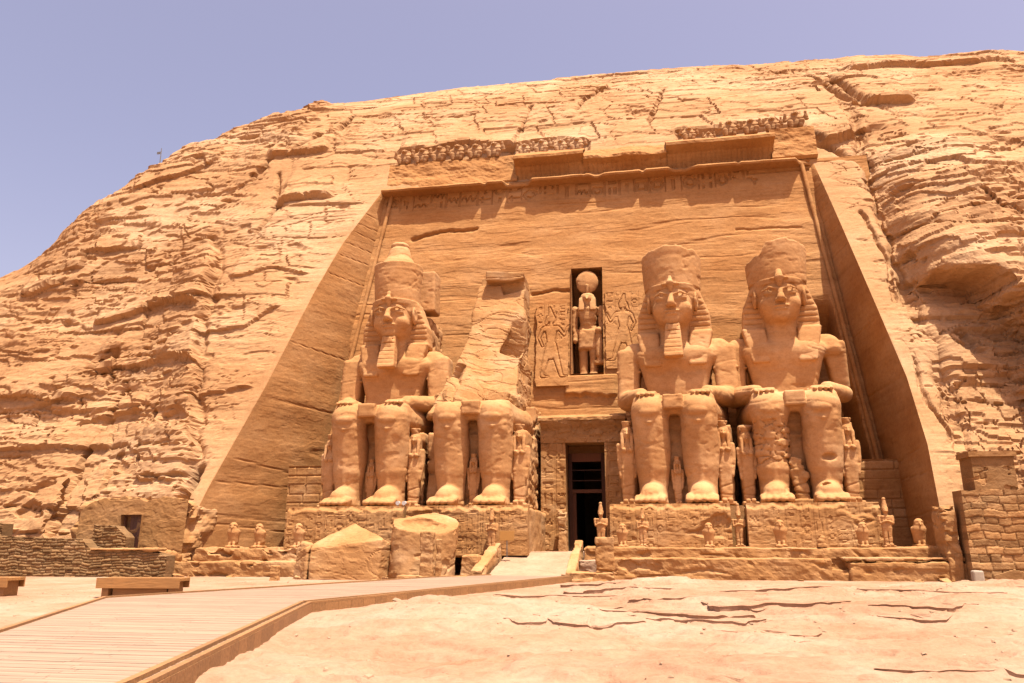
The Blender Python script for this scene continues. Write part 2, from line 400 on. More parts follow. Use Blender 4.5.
def panel(name, mat, parent, p0, W, H, T, res, hf, lean=0., top=None, tint=None, smooth=False, rz=0., edge=0.):
    """a carved slab: front grid at local -Y with relief hf(u,v) outward, closed by sides and back; bottom-left-front corner p0"""
    nu, nv = int(W / res) + 2, int(H / res) + 2
    u = np.linspace(0, W, nu); v = np.linspace(0, H, nv); U, Vv = np.meshgrid(u, v)
    Zt = Vv if top is None else Vv * (top(U) / H)
    h = hf(U, Zt)
    tn_ = tint(U, Zt) if tint else np.ones_like(U)
    if edge:
        Ux = U + edge * fbm2(Zt * .9 + 3, Zt * 0 + W, 3) * ((U < res) | (U > W - res))
    else: Ux = U
    X, Y, Z = Ux, -h + lean * Zt, Zt
    F = np.stack([X, Y, Z], -1)
    B = np.stack([X, np.full_like(X, T) + lean * Zt, Z], -1)
    nn = nu * nv; Vs = np.concatenate([F.reshape(-1, 3), B.reshape(-1, 3)])
    i = np.arange(nn).reshape(nv, nu); ring = np.concatenate([i[0, :], i[1:, -1], i[-1, -2::-1], i[-2:0:-1, 0]]); r2 = np.roll(ring, -1)
    Q = [grid_quads(nv, nu), np.stack([r2, ring, ring + nn, r2 + nn], 1), grid_quads(nv, nu)[:, ::-1] + nn]
    if rz:
        c, s = math.cos(rz), math.sin(rz); Vs[:, [0, 1]] = np.stack([Vs[:, 0] * c - Vs[:, 1] * s, Vs[:, 0] * s + Vs[:, 1] * c], 1)
    Vs = Vs + np.array(p0)
    t2 = np.concatenate([tn_.ravel(), np.full(nn, .8)])
    return link(name, qmesh(name, Vs, np.concatenate(Q), smooth, t2), mat, parent)

# ================================================================== THE CLIFF (terrain)
# skyline of the hill: x, y, z of its crest line, measured on the ground
SKY = [(-135, 60, 3), (-100, 64, 12), (-80, 68, 22), (-68, 70, 28.2), (-61, 71.5, 33.6), (-55.5, 73, 39.9), (-50.2, 74.3, 45.6), (-45.2, 75.5, 48.3), (-37.5, 77.5, 51.2), (-30.8, 79, 52.6), (-26, 80, 53.5), (-13, 82, 55.0), (1, 82, 54.9), (14, 82, 54.3), (25, 82, 53.7), (40, 82, 52.4), (60, 82, 52), (100, 80, 47)]
SKY = np.array(SKY, float)
def zback(z): return 58 + (z - 2) * .1935
def XL(z): return np.interp(z, [0, 6, 13.5, 22, 27, 33.2, 60], [-29.8, -29.0, -27.5, -26.2, -25.2, -23.2, -22.8])
def XR(z): return np.interp(z, [0, 4, 8, 12.5, 23.3, 33.2, 60], [15.2, 15.4, 15.85, 15.9, 15.0, 14.2, 14.0])
def CL(z): return np.interp(z, [0, 8.3, 33.2], [-26.7, -25.7, -22.7])
def CR(z): return np.interp(z, [0, 8, 33.2], [16.6, 15.75, 13.6])
ZTOP = 33.2
GUL_Z = [0, 5.8, 8.6, 13.4, 19.9, 25.9, 29.2, 34, 42]; GUL_X = [-31, -30.6, -30.9, -32.7, -35.2, -36, -38.4, -37, -34]
FIS_Z = [0, 3.6, 7.3, 10.8, 15.2, 19.8, 26.2, 33.5, 39.8, 46]; FIS_X = [17.3, 17.45, 17.9, 17.9, 18.0, 17.8, 18.1, 18.3, 18.9, 18.4]
_lr = np.random.RandomState(5); LAY = np.cumsum(_lr.uniform(.8, 2.8, 60)) - 6; LAY2 = np.cumsum(_lr.uniform(.28, .8, 180)) - 6
def beds(h, zz, lay, w0, seed, joint=.10, bed=.10):
    """rock beds broken along their length into blocks: returns block offset -.5...5 and depth of the open joints 0..1"""
    k = np.clip(np.searchsorted(lay, zz), 1, len(lay) - 1); th = lay[k] - lay[k - 1]; f = (zz - lay[k - 1]) / th
    w = w0 * (.6 + .9 * RND[(k * 17 + seed) & 4095, 0]); hh = (h + 40 * RND[(k * 29 + seed) & 4095, 1]) / w; c = np.floor(hh).astype(np.int64); fh = (hh - c) * w
    q = h2(k * 5 + seed, c); off = RND[q, 0] - .5 + .35 * (RND[q, 1] - .5) * (2 * f - 1)
    op = sstep(joint, 0, np.minimum(fh, w - fh)) * (RND[q, 2] > .45) + sstep(bed, 0, f * th) * (RND[q, 3] > .4)
    return off, np.minimum(op, 1)
def gul(z): return np.interp(z, GUL_Z, GUL_X) + .8 * fbm2(z * .35, z * 0 + 3.1, 3)
def fis(z): return np.interp(z, FIS_Z, FIS_X) + .5 * fbm2(z * .4, z * 0 + 8.1, 3)
def open_dist(x, z):
    dl = np.maximum(XL(z) - x, 0); dr = np.maximum(x - XR(z), 0); da = np.maximum(z - 36.4, 0)
    return np.hypot(dl + dr, np.where(z > ZTOP, da, 0)), (x >= XL(z)) & (x <= XR(z))
def cliff_form(x, z):
    """the large forms: shoulders, gully, the overhanging rock, single ledges and cracks"""
    dist, inside = open_dist(x, z); gx, fx = gul(z), fis(z); lf = sstep(.5, -.5, x - gx); rf = sstep(-.3, .5, x - fx)
    d = (1.3 * fbm2(x * .035, z * .05, 2) * sstep(50, 42, z) + .4 * fbm2(x * .12 + 20, z * .16, 2)) * sstep(1, 12, dist) * (.5 + .5 * np.maximum(lf, rf))
    up = sstep(3, 9, z) * sstep(33, 24, z)
    d = d + 1.0 * lf * np.exp(-np.maximum(gx - x, 0) / 7) * up - .7 * np.exp(-((x - gx) / .35) ** 2) * up
    d = d - .8 * np.exp(-((x - fx) / .42) ** 2) * sstep(44, 36, z)
    def ledge(pts, h, L):
        xs = [p[0] for p in pts]; zs = [p[1] for p in pts]; zl = np.interp(x, xs, zs) + .35 * fbm2(x * .3, x * 0 + zs[0], 2)
        inx = sstep(xs[0] - .6, xs[0] + .2, x) * sstep(xs[-1] + .6, xs[-1] - .2, x); s = z - zl
        return .8 * h * sstep(-.05, .05, s) * np.exp(-np.maximum(s, 0) / L) * inx
    def crack(pts, dep, wd): return -dep * np.exp(-(segdist(x + .25 * fbm2(z * .6, x * .6, 3), z + .25 * fbm2(x * .6 + 5, z * .6, 3), pts) / wd) ** 2)
    for pts, h, L in (([(-32.6, 32.5), (-28, 33.0)], 1.1, 3), ([(-36, 39.2), (-30.5, 39.9)], .8, 3), ([(-50, 36), (-42, 39.5)], .6, 3),
                      ([(-46, 20.5), (-40, 21.5), (-36.3, 21)], .9, 3), ([(-44, 15.6), (-36, 16.2), (-33.5, 15.4)], .8, 2.5), ([(-43, 11.5), (-38, 12)], .7, 2), ([(-56, 24.5), (-50, 25.4)], .7, 2), ([(-52, 14), (-45, 13.4)], .6, 2),
                      ([(-22.6, 38.7), (-17, 39.1), (-11.4, 38.8)], .9, 2), ([(-10.8, 39.1), (-5, 38.7)], .5, 1.5), ([(3.4, 38.5), (8, 39.2), (12.4, 39.4)], .5, 1.5), ([(-34, 24), (-30, 24.6), (-27.6, 24)], .35, 2), ([(-35, 18.4), (-31, 18.8), (-29, 20.6)], .4, 2), ([(-33, 12.6), (-28.8, 13.6)], .4, 2),
                      ([(14.6, 35.4), (18, 36.2)], 1.2, 2.5), ([(19.6, 41.2), (24, 40.7)], 1.1, 3), ([(21, 47.6), (27, 48.6), (36, 47.9)], .8, 2.0), ([(19, 29.5), (25, 30.5), (32, 29.6)], .7, 2), ([(20, 24.5), (27, 25.3), (34, 24.6)], .6, 2), ([(22, 33), (28, 34.2), (33, 33.6)], .6, 2)):
        d = d + ledge(pts, h, L)
    for pts, dp, wd in (([(-6, 44), (-5.2, 47), (-3.5, 49.5)], .6, .2), ([(-33.6, 29.0), (-32.7, 32.4)], .7, .3), ([(18, 44.5), (20, 41.3)], .9, .35), ([(-37, 36.5), (-36, 39.2)], .7, .3), ([(1, 41), (2.6, 47)], .4, .16), ([(14.8, 36.2), (17, 33.6), (18.2, 33.5)], .8, .3), ([(-33.9, 40), (-30.5, 44), (-30, 47)], .8, .25), ([(-12.4, 36), (-11.4, 41), (-10.6, 46)], .45, .18), ([(14, 49.5), (18.6, 46.6), (20.5, 41)], .8, .25),
                        ([(-43.9, 16.2), (-42.9, 17.0)], 2.2, .5), ([(-30.75, 4.6), (-30.2, 7.2)], 1.8, .28), ([(16.9, 16), (16.5, 11.5), (17.3, 8.5)], .4, .13), ([(16.6, 27), (17.2, 22), (16.8, 18.5)], .4, .13), ([(-40.9, 3), (-41.3, 8), (-40.4, 14)], .8, .25), ([(-35.5, 8), (-36.2, 12)], .5, .16), ([(-38, 3.5), (-37.4, 8.5)], .6, .2), ([(-33.2, 33.5), (-34.4, 37)], .5, .18)):
        d = d + crack(pts, dp, wd)
    for a, b_ in ((-22.6, -11.4), (-10.8, -4.6), (3.3, 14.3)):                        # niche the baboons stand in
        d = d - .55 * sstep(a - .2, a + .2, x) * sstep(b_ + .2, b_ - .2, x) * sstep(35.9, 36.3, z) * sstep(39.0, 38.6, z)
    edge0 = np.where(inside, sstep(33.2, 35.5, z), sstep(0, 1.2, dist) * .75 + .25)
    return d * edge0
def cliff_detail(x, z0, p):
    """bedding plates, ledges, joints and hollows, evaluated in space on the large form"""
    X, Y, Z = p; dist, inside = open_dist(x, z0); lf = sstep(.6, -.6, x - gul(z0)); rf = sstep(-.4, .6, x - fis(z0))
    rough = .40 + .5 * lf + .55 * rf * sstep(40, 34, z0) + .06 * sstep(34, 44, z0); rough = rough * (.3 + .7 * sstep(0, 3.5, dist)) * (.6 + .4 * sstep(-60, -52, x))
    h = X + .5 * Y
    zz = Z + .7 * fbm3(X * .035, Y * .035, Z * .03, 2) + .03 * X + .16 * fbm3(X * .5, Y * .5, Z * .7, 3)
    hw = h + .35 * fbm3(X * .35 + 9, Y * .35, Z * .8, 3)
    act = sstep(-.3, .15, n2(h * .05 + 50, Z * .06)); o1, j1 = beds(hw, zz, LAY, 6.5, 3); o2, j2 = beds(hw + .3 * zz, zz + .3, LAY2, 2.6, 7, .07, .07)
    m2 = sstep(-.02, .3, fbm3(X * .09 + 60, Y * .09, Z * .12, 2))
    d = act * (.70 * o1 - .50 * j1) + (.08 + .92 * m2) * (.27 * o2 - .22 * j2)
    d = d + .78 * plates(fbm3(X * .085, Y * .085, zz * .28, 4, .5), 4, .06)
    patch = sstep(.0, .25, fbm3(X * .1 + 30, Y * .1, Z * .13, 2))
    d = d + .34 * plates(fbm3(X * .2 + 9, Y * .2, zz * 1.25, 4, .55), 4, .08) * (.3 + .7 * patch)
    f1, f2, c = worley(h / 5.2 + .35 * fbm2(h * .25, Z * .3, 3), zz / 2.0 + .3 * fbm2(h * .2 + 9, Z * .4, 3))
    d = d - .30 * sstep(.055, .0, f2 - f1) * (RND[c, 3] > .74)
    d = d - .5 * sstep(.38, .5, fbm3(X * .22 + 70, Y * .22, zz * .6, 3))                # hollows
    d = d * rough + .05 * fbm3(X * 1.1, Y * 1.1, Z * 2.4, 4, .6) * (.4 + rough)
    edge0 = np.where(inside, sstep(33.2, 35.5, z0), sstep(0, 1.0, dist) * .7 + .3)
    return d * edge0
def build_cliff():
    nk0, nk1, nk2 = 300, 205, 22                                    # rows: base..cornice, cornice..crest, beyond crest
    xl = np.concatenate([np.linspace(-1, -.46, 34)[:-1], np.linspace(-.46, 0, 350)])       # left of the opening
    xr = np.concatenate([np.linspace(0, .02, 22)[:-1], np.linspace(.02, .07, 90)[:-1], np.linspace(.07, .42, 230), np.linspace(.42, 1, 24)[1:]])
    xm = np.linspace(0, 1, 300)
    def base(x):
        """curves of the slope for every column: returns y(t), z(t)"""
        ys = np.interp(x, SKY[:, 0], SKY[:, 1]); zs = np.interp(x, SKY[:, 0], SKY[:, 2]); q = np.clip(zs / 52.5, .05, 1.2)
        yb = 46 + 2.5 * sstep(-31, -42, x) + 1.5 * sstep(-60, -110, x) + 0 * x
        sl = (zs - EYE) / ys
        return yb, ys, zs, q, sl
    def curve(x, t):
        yb, ys, zs, q, sl = base(x); z0 = .2
        c1y, c1z = yb + 13 * q, z0 + 24.5 * q; n_ = 11.0 * q + 1; c2y, c2z = ys - n_, zs - n_ * np.maximum(sl, .15)
        u = 1 - t
        return u ** 3 * yb + 3 * u * u * t * c1y + 3 * u * t * t * c2y + t ** 3 * ys, u ** 3 * z0 + 3 * u * u * t * c1z + 3 * u * t * t * c2z + t ** 3 * zs
    tt = np.linspace(0, 1, 400)
    def t_at(x, zt):
        _, Z = curve(x[:, None], tt[None, :]); out = np.empty(len(x))
        for i in range(len(x)): out[i] = np.interp(zt[i], np.maximum.accumulate(Z[i]), tt)
        return out
    def patch(xfun, n, rows_lo):
        xtop = xfun(np.full(n, ZTOP)); zs = np.interp(xtop, SKY[:, 0], SKY[:, 2]); t0 = t_at(xtop, ZTOP * np.minimum(1, zs / 52.5))
        rl = np.linspace(0, 1, nk0 + 1); ru = np.linspace(0, 1, nk1 + 1)[1:] ** .92
        T = np.concatenate([rl[:, None] * t0[None], t0[None] + ru[:, None] * (1 - t0[None])], 0)
        X = np.repeat(xtop[None], len(T), 0)
        for _ in range(2):
            Y, Z = curve(X, T); X = xfun(Z)
        Y, Z = curve(X, T)
        # beyond the crest: rolls over to a plateau
        bt = (np.arange(1, nk2 + 1) / nk2) ** 1.6
        yb, ys, zs, q, sl = base(X[-1]); dy = bt[:, None] * 90; s0 = np.maximum(sl, .15)[None]
        Yb = ys[None] + dy; Zb = zs[None] + s0 * 14 * (1 - np.exp(-dy / 9.)) * .62 - .05 * dy
        X = np.concatenate([X, np.repeat(X[-1:], nk2, 0)]); Y = np.concatenate([Y, Yb]); Z = np.concatenate([Z, Zb])
        if not rows_lo: X, Y, Z = X[nk0:], Y[nk0:], Z[nk0:]
        gy = np.gradient(Y, axis=0); gz = np.gradient(Z, axis=0); ln = np.hypot(gy, gz); ny, nz = -gz / ln, gy / ln
        D = cliff_form(X, Z); P0 = np.stack([X, Y + ny * D, Z + nz * D], -1)
        tu = np.gradient(P0, axis=1); tv = np.gradient(P0, axis=0); N = np.cross(tu, tv); N /= np.maximum(np.linalg.norm(N, axis=-1), 1e-9)[..., None]
        D2 = cliff_detail(X, Z, (P0[..., 0], P0[..., 1], P0[..., 2])); sl_ = np.linalg.norm(tv, axis=-1); sl_ = sl_ / np.median(sl_, axis=1)[:, None]; D2 = D2 * np.clip(1.5 / sl_, .2, 1); P1 = P0 + N * D2[..., None]
        return P1[..., 0], P1[..., 1], P1[..., 2]
    # left param: xl in [-1,0] -> from -135 to XL
    P1 = patch(lambda z: XL(z) + (xl if np.ndim(z) == 1 else xl[None]) * (135 + XL(z)), len(xl), True)
    P3 = patch(lambda z: XR(z) + (xr if np.ndim(z) == 1 else xr[None]) * (100 - XR(z)), len(xr), True)
    P2 = patch(lambda z: XL(z) + (xm if np.ndim(z) == 1 else xm[None]) * (XR(z) - XL(z)), len(xm), False)
    V = []; Q = []; b = 0
    for P in (P1, P2, P3):
        nv, nu = P[0].shape; V.append(np.stack(P, -1).reshape(-1, 3)); Q.append(grid_quads(nv, nu) + b); b += nv * nu
    o = link('cliff_hill', qmesh('cliff_hill', np.concatenate(V), np.concatenate(Q), False), M['cliff']); tag(o, kind='structure')
    el = np.stack([P1[0][:nk0 + 1, -1], P1[1][:nk0 + 1, -1], P1[2][:nk0 + 1, -1]], 1); er = np.stack([P3[0][:nk0 + 1, 0], P3[1][:nk0 + 1, 0], P3[2][:nk0 + 1, 0]], 1)
    return el, er, P1
EL, ER, PL = build_cliff()
def build_rock():
    """the great overhanging shoulder right of the fissure, with the hollow beneath it"""
    tt = np.linspace(0, 1, 600); u = 1 - tt; py = u ** 3 * 46 + 3 * u * u * tt * 59 + 3 * u * tt * tt * 71.2 + tt ** 3 * 82; pz = u ** 3 * .2 + 3 * u * u * tt * 24.8 + 3 * u * tt * tt * 46.3 + tt ** 3 * 53.5
    yp = lambda z: np.interp(z, pz, py)
    v = Vol((16.4, -8.2, -.6), (34, 2.0, 42), .14); X = v.g[0][:, None]; Z = v.g[2][None, :]
    X, Z = np.broadcast_arrays(X, Z); X = X.astype(float); Z = Z.astype(float); fx = fis(Z)
    B = np.interp(Z, [0, 3, 8, 13, 17.5, 22, 27, 31, 35, 39], [.6, 1.6, 3.0, 4.2, 5.2, 5.8, 5.2, 3.8, 1.7, -.6]) * (1 + .22 * n2(X * .16 + 7, Z * .12)) + .5 * fbm2(X * .2, Z * .25, 3)
    ed = 1 - np.exp(-np.maximum(X - fx - .15, 0) / (.5 + .06 * Z)); B = B * ed - .8 * (X < fx)
    xe = np.interp(Z, [0, 5, 8, 11, 14, 17, 19, 20.5], [18, 19.6, 21.4, 22.6, 23.4, 23.0, 21.4, 18.0]) + 1.0 * fbm2(Z * .3, Z * 0 + 2, 3) + .4 * fbm2(Z * 1.1, X * .4, 3)
    low = sstep(.7, -.5, X - xe) * sstep(20.8, 19.2, Z + .7 * n2(X * .5, X * 0 + 7.7)); B = B * (1 - low) + (-.5 + .25 * fbm2(X * .4, Z * .5, 3)) * low
    B = B - 2.2 * np.exp(-(((X - 21.8) / 1.0) ** 2 + ((Z - 19.6) / .9) ** 2)) * 0
    B = B * sstep(33.5, 30, X) - .8 * sstep(31, 33.5, X)
    v.d = ((-B[:, None, :] - v.g[1][None, :, None]) * .55).astype(np.float32)
    V, Q = v.mesh(); keep = V[Q].mean(1)[:, 1] < 1.6; Q = Q[keep]; us = np.unique(Q); mp = np.full(len(V), -1); mp[us] = np.arange(len(us)); V = V[us]; Q = mp[Q]
    V[:, 1] += yp(V[:, 2]); N = vnormals(V, Q); x, z = V[:, 0].copy(), V[:, 2].copy()
    d = cliff_detail(np.maximum(x, fis(z) + 1.5), z, (V[:, 0], V[:, 1], V[:, 2])); V = V + N * (d * sstep(40, 36, z))[:, None]
    tag(link('cliff_shoulder', qmesh('cliff_shoulder', V, Q, False), M['cliff']), kind='structure')
build_rock()

# ================================================================== GROUND
def ground_h(x, y):
    h = .5 + .05 * fbm2(x * .12, y * .16, 3)
    rk = sstep(-9.5, -6.5, x - (y - 22) * .3 * (y > 22)) * sstep(44, 40, y) + .25                  # bare rock right of the boardwalk
    q = fbm2(x * .08 + 2, y * .15 + x * .02, 3, .5); h = h + rk * .42 * plates(q, 5, .3)
    q2 = fbm2(x * .33 + 7, y * .75, 4, .55); h = h + rk * .11 * plates(q2, 4, .3)
    q3 = fbm2(x * .9 + 17, y * 1.6, 3, .55); h = h - rk * .06 * sstep(.30, .42, q3)
    f1, f2, c = worley(x / 3.4 + .5 * fbm2(x * .3, y * .3, 3), y / 2.1 + .5 * fbm2(x * .3 + 4, y * .3, 3)); h = h - rk * .11 * sstep(.035, 0, f2 - f1) * (RND[c, 3] > .6)
    h = h + .018 * fbm2(x * 2.4, y * 2.4, 4, .6) * (.4 + rk)
    dk = sstep(.6, -.4, segdist(x, y, [(-8.6, 4), (-12.9, 22), (-6.2, 41)]) - 3.6)
    fl = np.maximum(dk, sstep(40.5, 42.5, y))
    h = h * (1 - fl) + fl * (.5 + .02 * fbm2(x * 1.5, y * 1.5, 3)) 
    far = sstep(60, 140, np.hypot(x, y - 20)); return h * (1 - far) + .5 * far
gxs = np.concatenate([[-900, -500, -300, -180, -120, -85, -65, -52], np.arange(-45, -20, .16), np.arange(-20, 16, .05), np.arange(16, 34, .14), [38, 45, 60, 85, 120, 180, 300, 500, 900]])
gys = [4.0]
while gys[-1] < 48: gys.append(gys[-1] + max(.035, gys[-1] * .0034))
gys = np.concatenate([[-900, -400, -200, -100, -50, -25, -12, -5, -1, 1.5, 3], gys, [50, 54, 58, 66, 80, 110, 160, 250, 450, 900]])
GX, GY = np.meshgrid(gxs, gys); GZ = ground_h(GX, GY)
tag(link('rock_ground', qmesh('rock_ground', np.stack([GX, GY, GZ], -1).reshape(-1, 3), grid_quads(len(gys), len(gxs)), True), M['ground']), kind='structure')

def bedrock():
    """low ledges of bedrock breaking through the sand: front rim exposed, back rim flush with the ground"""
    rs = np.random.RandomState(21); V = []; Q = []
    sl = [(.7, 21.9, 1.5, 1.3, .17), (-1.3, 25.3, 1.5, 1.0, .13), (1.9, 22.6, .8, .9, .14), (3.3, 25.5, 2.0, 1.2, .10), (8.5, 29.5, 3.0, 1.5, .14), (11.5, 31, 2.5, 1.4, .12), (3.5, 33.5, 3.4, 1.3, .12), (-1.5, 34.2, 2.2, 1.0, .14), (-3.2, 29.5, 1.6, .9, .09), (2.6, 14.2, 1.6, 1.0, .05), (13.5, 27.5, 2.4, 1.0, .13)]
    while len(sl) < 52:
        y = 9 + 29 * rs.uniform() ** .9; x = rs.uniform(-.42 * y + 4, .48 * y)
        if x > ex0(y) + .8: sl.append((x, y, rs.uniform(.5, 2.2), rs.uniform(.35, 1.1), rs.uniform(.018, .06)))
    K = 64; th = np.linspace(0, 2 * np.pi, K, endpoint=False)
    for n, (cx, cy, rx, ry, hh) in enumerate(sl):
        r = 1 + .30 * fbm2(np.cos(th) * 1.3 + n * 9.1, np.sin(th) * 1.3, 2) + .07 * plates(fbm2(np.cos(th) * 3 + n * 5.3, np.sin(th) * 3, 3), 5, .1)
        b = len(V)
        for f, lv in ((.96, -1), (.985, .55), (1.0, .8), (.975, 1), (.8, 1), (.55, 1), (.25, 1), (.01, 1)):
            X = cx + rx * r * f * np.cos(th); Y = cy + ry * r * f * np.sin(th); e = (Y - cy) / ry
            top = ground_h(np.full(K, cx), np.full(K, cy)) * .4 + ground_h(X, Y) * .6 + hh * .8 * (.55 - .5 * e) + .02 * fbm2(X * 2 + n, Y * 2, 3) - .01
            Z = np.full(K, .25) if lv < 0 else top - (1 - lv) * hh * .9
            V += np.stack([X, Y, Z], 1).tolist()
        for a in range(7):
            for k in range(K): Q.append([b + a * K + k, b + a * K + (k + 1) % K, b + (a + 1) * K + (k + 1) % K, b + (a + 1) * K + k])
    tag(link('bedrock_ledges', qmesh('bedrock_ledges', np.array(V), np.array(Q), False), M['ground']), kind='structure')
def ex0(y): return np.interp(y, [3, 9, 21.7, 40.2, 43], [-4.4, -5.86, -9.49, -4.6, -4.4])
bedrock()

# ================================================================== TEMPLE FACADE
fac = empty('temple_facade', (0, 0, 0), 'rock cut temple facade with inscribed cornice, doorway and niche behind the colossi', 'temple')
DOOR = (-6.15, -3.4, 1.6, 8.85); NICHE = (-6.0, -3.45, 15.15, 24.4)
def build_backwall():
    def snap(a, es):
        for e in es: a[np.argmin(abs(a - e))] = e
        return a
    xs = snap(np.arange(-28.5, 18.5, .085), [DOOR[0], DOOR[1], NICHE[0], NICHE[1]]); zs = snap(np.arange(.3, 33.6, .085), [DOOR[2], DOOR[3], NICHE[2], NICHE[3]])
    X, Z = np.meshgrid(xs, zs)
    zz = Z + .5 * fbm2(X * .06, Z * .08, 3) + .012 * X
    d = .11 * plates(fbm2(X * .06, zz * .42, 4, .5), 5, .2) + .035 * fbm2(X * .5, Z * .9, 4) + .012 * fbm2(X * 2, Z * 3.4, 3)
    d -= .055 * sstep(.12, .0, abs(fbm2(X * .05 + 5, zz * .5, 3))) * sstep(.0, .3, n2(X * .12, Z * .3 + 7))
    def crk(pts, dep, wd): return -dep * np.exp(-(segdist(X, Z + .15 * fbm2(X * .9, Z * .5, 3), pts) / wd) ** 2)
    d += crk([(-20, 28.3), (-17.5, 28.9), (-14.3, 29.0)], .35, .16) + crk([(-9.2, 22.3), (-7.4, 22.6), (-6.2, 22.4)], .3, .13) + crk([(7.5, 27.2), (12.5, 27.0)], .12, .1)
    d += crk([(-1.6, 12), (-2.4, 18), (-2.2, 21)], .2, .08)
    # inscription band under the cornice, sunk signs
    g = glyphs(int(38 * 12), int(1.75 * 12), 19, 3); inb = (Z > 31.35) & (Z < 33.05) & (X > -22.8) & (X < 13.8)
    gone = sstep(.3, .5, fbm2(X * .3 + 9, Z * .4, 3))
    d = np.where(inb, .03 * d - .15 * sample(g, X + 22.9, Z - 31.35, 14) * (1 - gone), d)
    # broken ledge under the niche
    d += .35 * sstep(15.1, 14.95, Z) * sstep(13.2, 13.6, Z + .3 * fbm2(X, Z, 2)) * sstep(-6.6, -6.3, X) * sstep(-2.3, -2.8, X)
    d -= 3.6 * sstep(12.1, 12.5, X + .25 * fbm2(Z * .6, Z * 0, 3)) * sstep(.0, .25, CR(Z) - .75 - X) * sstep(21, 17, Z) + 1.6 * sstep(-24.2, -24.9, X) * sstep(20, 11, Z)  # hollows added in both wall corners so they fall into deeper shade
    Y = zback(Z) - d
    cx = (X[:-1, :-1] + X[1:, 1:]) / 2; cz = (Z[:-1, :-1] + Z[1:, 1:]) / 2; mk = np.ones(cx.shape, bool)
    for a, b, c, e in (DOOR, NICHE): mk &= ~((cx > a) & (cx < b) & (cz > c) & (cz < e))
    return link('back_wall', qmesh('back_wall', np.stack([X, Y, Z], -1).reshape(-1, 3), grid_quads(*X.shape, mk), False), M['wall'], fac)
build_backwall()
# the side walls of the recess, running from the cliff's edge to the inner corners
def embrasure(name, E_, C_, sgn):
    n = 70; s = np.linspace(0, 1, n); z = E_[:, 2]
    zc = np.linspace(.2, 33.4, len(E_)); inner = np.stack([C_(zc), zback(zc) + .4, zc], 1)
    P = E_[:, None] * (1 - s[None, :, None]) + inner[:, None] * s[None, :, None]
    d = .05 * fbm2(P[..., 1] * .35, P[..., 2] * .5, 4) + .05 * plates(fbm2(P[..., 1] * .12 + 3, P[..., 2] * .5 + 5, 4), 4, .15)
    d -= .05 * sstep(.05, 0, abs(n2(P[..., 1] * .03 + 4, P[..., 2] * .45 + .02 * P[..., 1])))
    P[..., 0] += sgn * d * np.minimum(1, s * 8)[None] * np.minimum(1, (1 - s) * 8 + .1)[None]
    q = grid_quads(len(E_), n); 
    return link(name, qmesh(name, P.reshape(-1, 3), q if sgn > 0 else q[:, ::-1], False), M['wall'], fac)
embrasure('side_wall', EL, CL, 1); embrasure('side_wall', ER, CR, -1)
# torus moulding framing the wall
def moulding(name, pts, r, n=10, sub_=60):
    pts = [Vector(p) for p in pts]; V = []; rows = []
    for a, b in zip(pts[:-1], pts[1:]):
        for i in range(sub_): rows.append(a.lerp(b, i / sub_))
    rows.append(pts[-1])
    for i, p in enumerate(rows):
        d = (rows[min(i + 1, len(rows) - 1)] - rows[max(i - 1, 0)]).normalized(); u = d.orthogonal().normalized(); v = d.cross(u)
        rr = r * (1 + .25 * float(n2(np.array(i * .31), np.array(pts[0].x))))
        for k in range(n): t = 2 * math.pi * k / n; V.append(list(p + (u * math.cos(t) + v * math.sin(t)) * rr))
    Q = [[i * n + k, i * n + (k + 1) % n, (i + 1) * n + (k + 1) % n, (i + 1) * n + k] for i in range(len(rows) - 1) for k in range(n)]
    return link(name, qmesh(name, np.array(V), np.array(Q), True), M['wall'], fac)
def fp(x, z, out=.15): return (x, zback(z) - out, z)
moulding('frame_moulding', [fp(CL(4) + .4, 4), fp(CL(8.3) + .38, 8.3), fp(CL(33.2) + .38, 33.0)], .17)
moulding('frame_moulding', [fp(CR(4) - .4, 4), fp(CR(8) - .38, 8), fp(CR(33.2) - .36, 33.0)], .17)
# cornice: ledge, fluted cavetto, sloping top; extruded profiles with broken edges
def extrude_profile(name, x0, x1, prof, res=.12, rag=.15, flute=0., mat='wall', seed=0, dip=None, gap=None):
    nx = int((x1 - x0) / res) + 2; xs = np.linspace(x0, x1, nx); P = []
    for (y0, z0), (y1, z1) in zip(prof[:-1], prof[1:]):
        k = max(2, int(math.hypot(y1 - y0, z1 - z0) / .13))
        P += [(y0 + (y1 - y0) * i / k, z0 + (z1 - z0) * i / k) for i in range(k)]
    P.append(prof[-1]); P = np.array(P); ymax = prof[0][0]
    X, K = np.meshgrid(xs, np.arange(len(P)), indexing='ij'); Y = P[:, 0][K]; Z = P[:, 1][K]
    rg = rag * fbm2(X * .5 + seed, Z * .8, 4, .6)
    Y = Y + rg; Z = Z + .35 * rag * fbm2(X * .4 + 30 + seed, Y * .5, 3)
    if flute: Y = Y + flute * (np.sin(X * 2 * np.pi / .42) > .55) * ((K > 3) & (Z < prof[-4][1] - .1))
    if dip is not None: Y = Y + dip(X) * sstep(1.2, 0, abs(Y - Y.min()))
    V = np.stack([X, Y, Z], -1).reshape(-1, 3); q = grid_quads(nx, len(P))[:, ::-1]
    return link(name, qmesh(name, V, q, False), M[mat], fac)
def bite(X): return 1.0 * (sstep(.35, .5, n2(X * .22 + 3.3, X * 0 + 1.5)) + sstep(.55, .9, n2(X * .8 + 9, X * 0 + 4.5)))
extrude_profile('cornice_ledge', -23.0, 13.9, [(65.2, 32.9), (64.0, 32.9), (62.85, 32.95), (62.75, 33.1), (62.95, 33.28), (65.5, 33.5)], rag=.12, seed=1, dip=lambda X: .9 * bite(X))
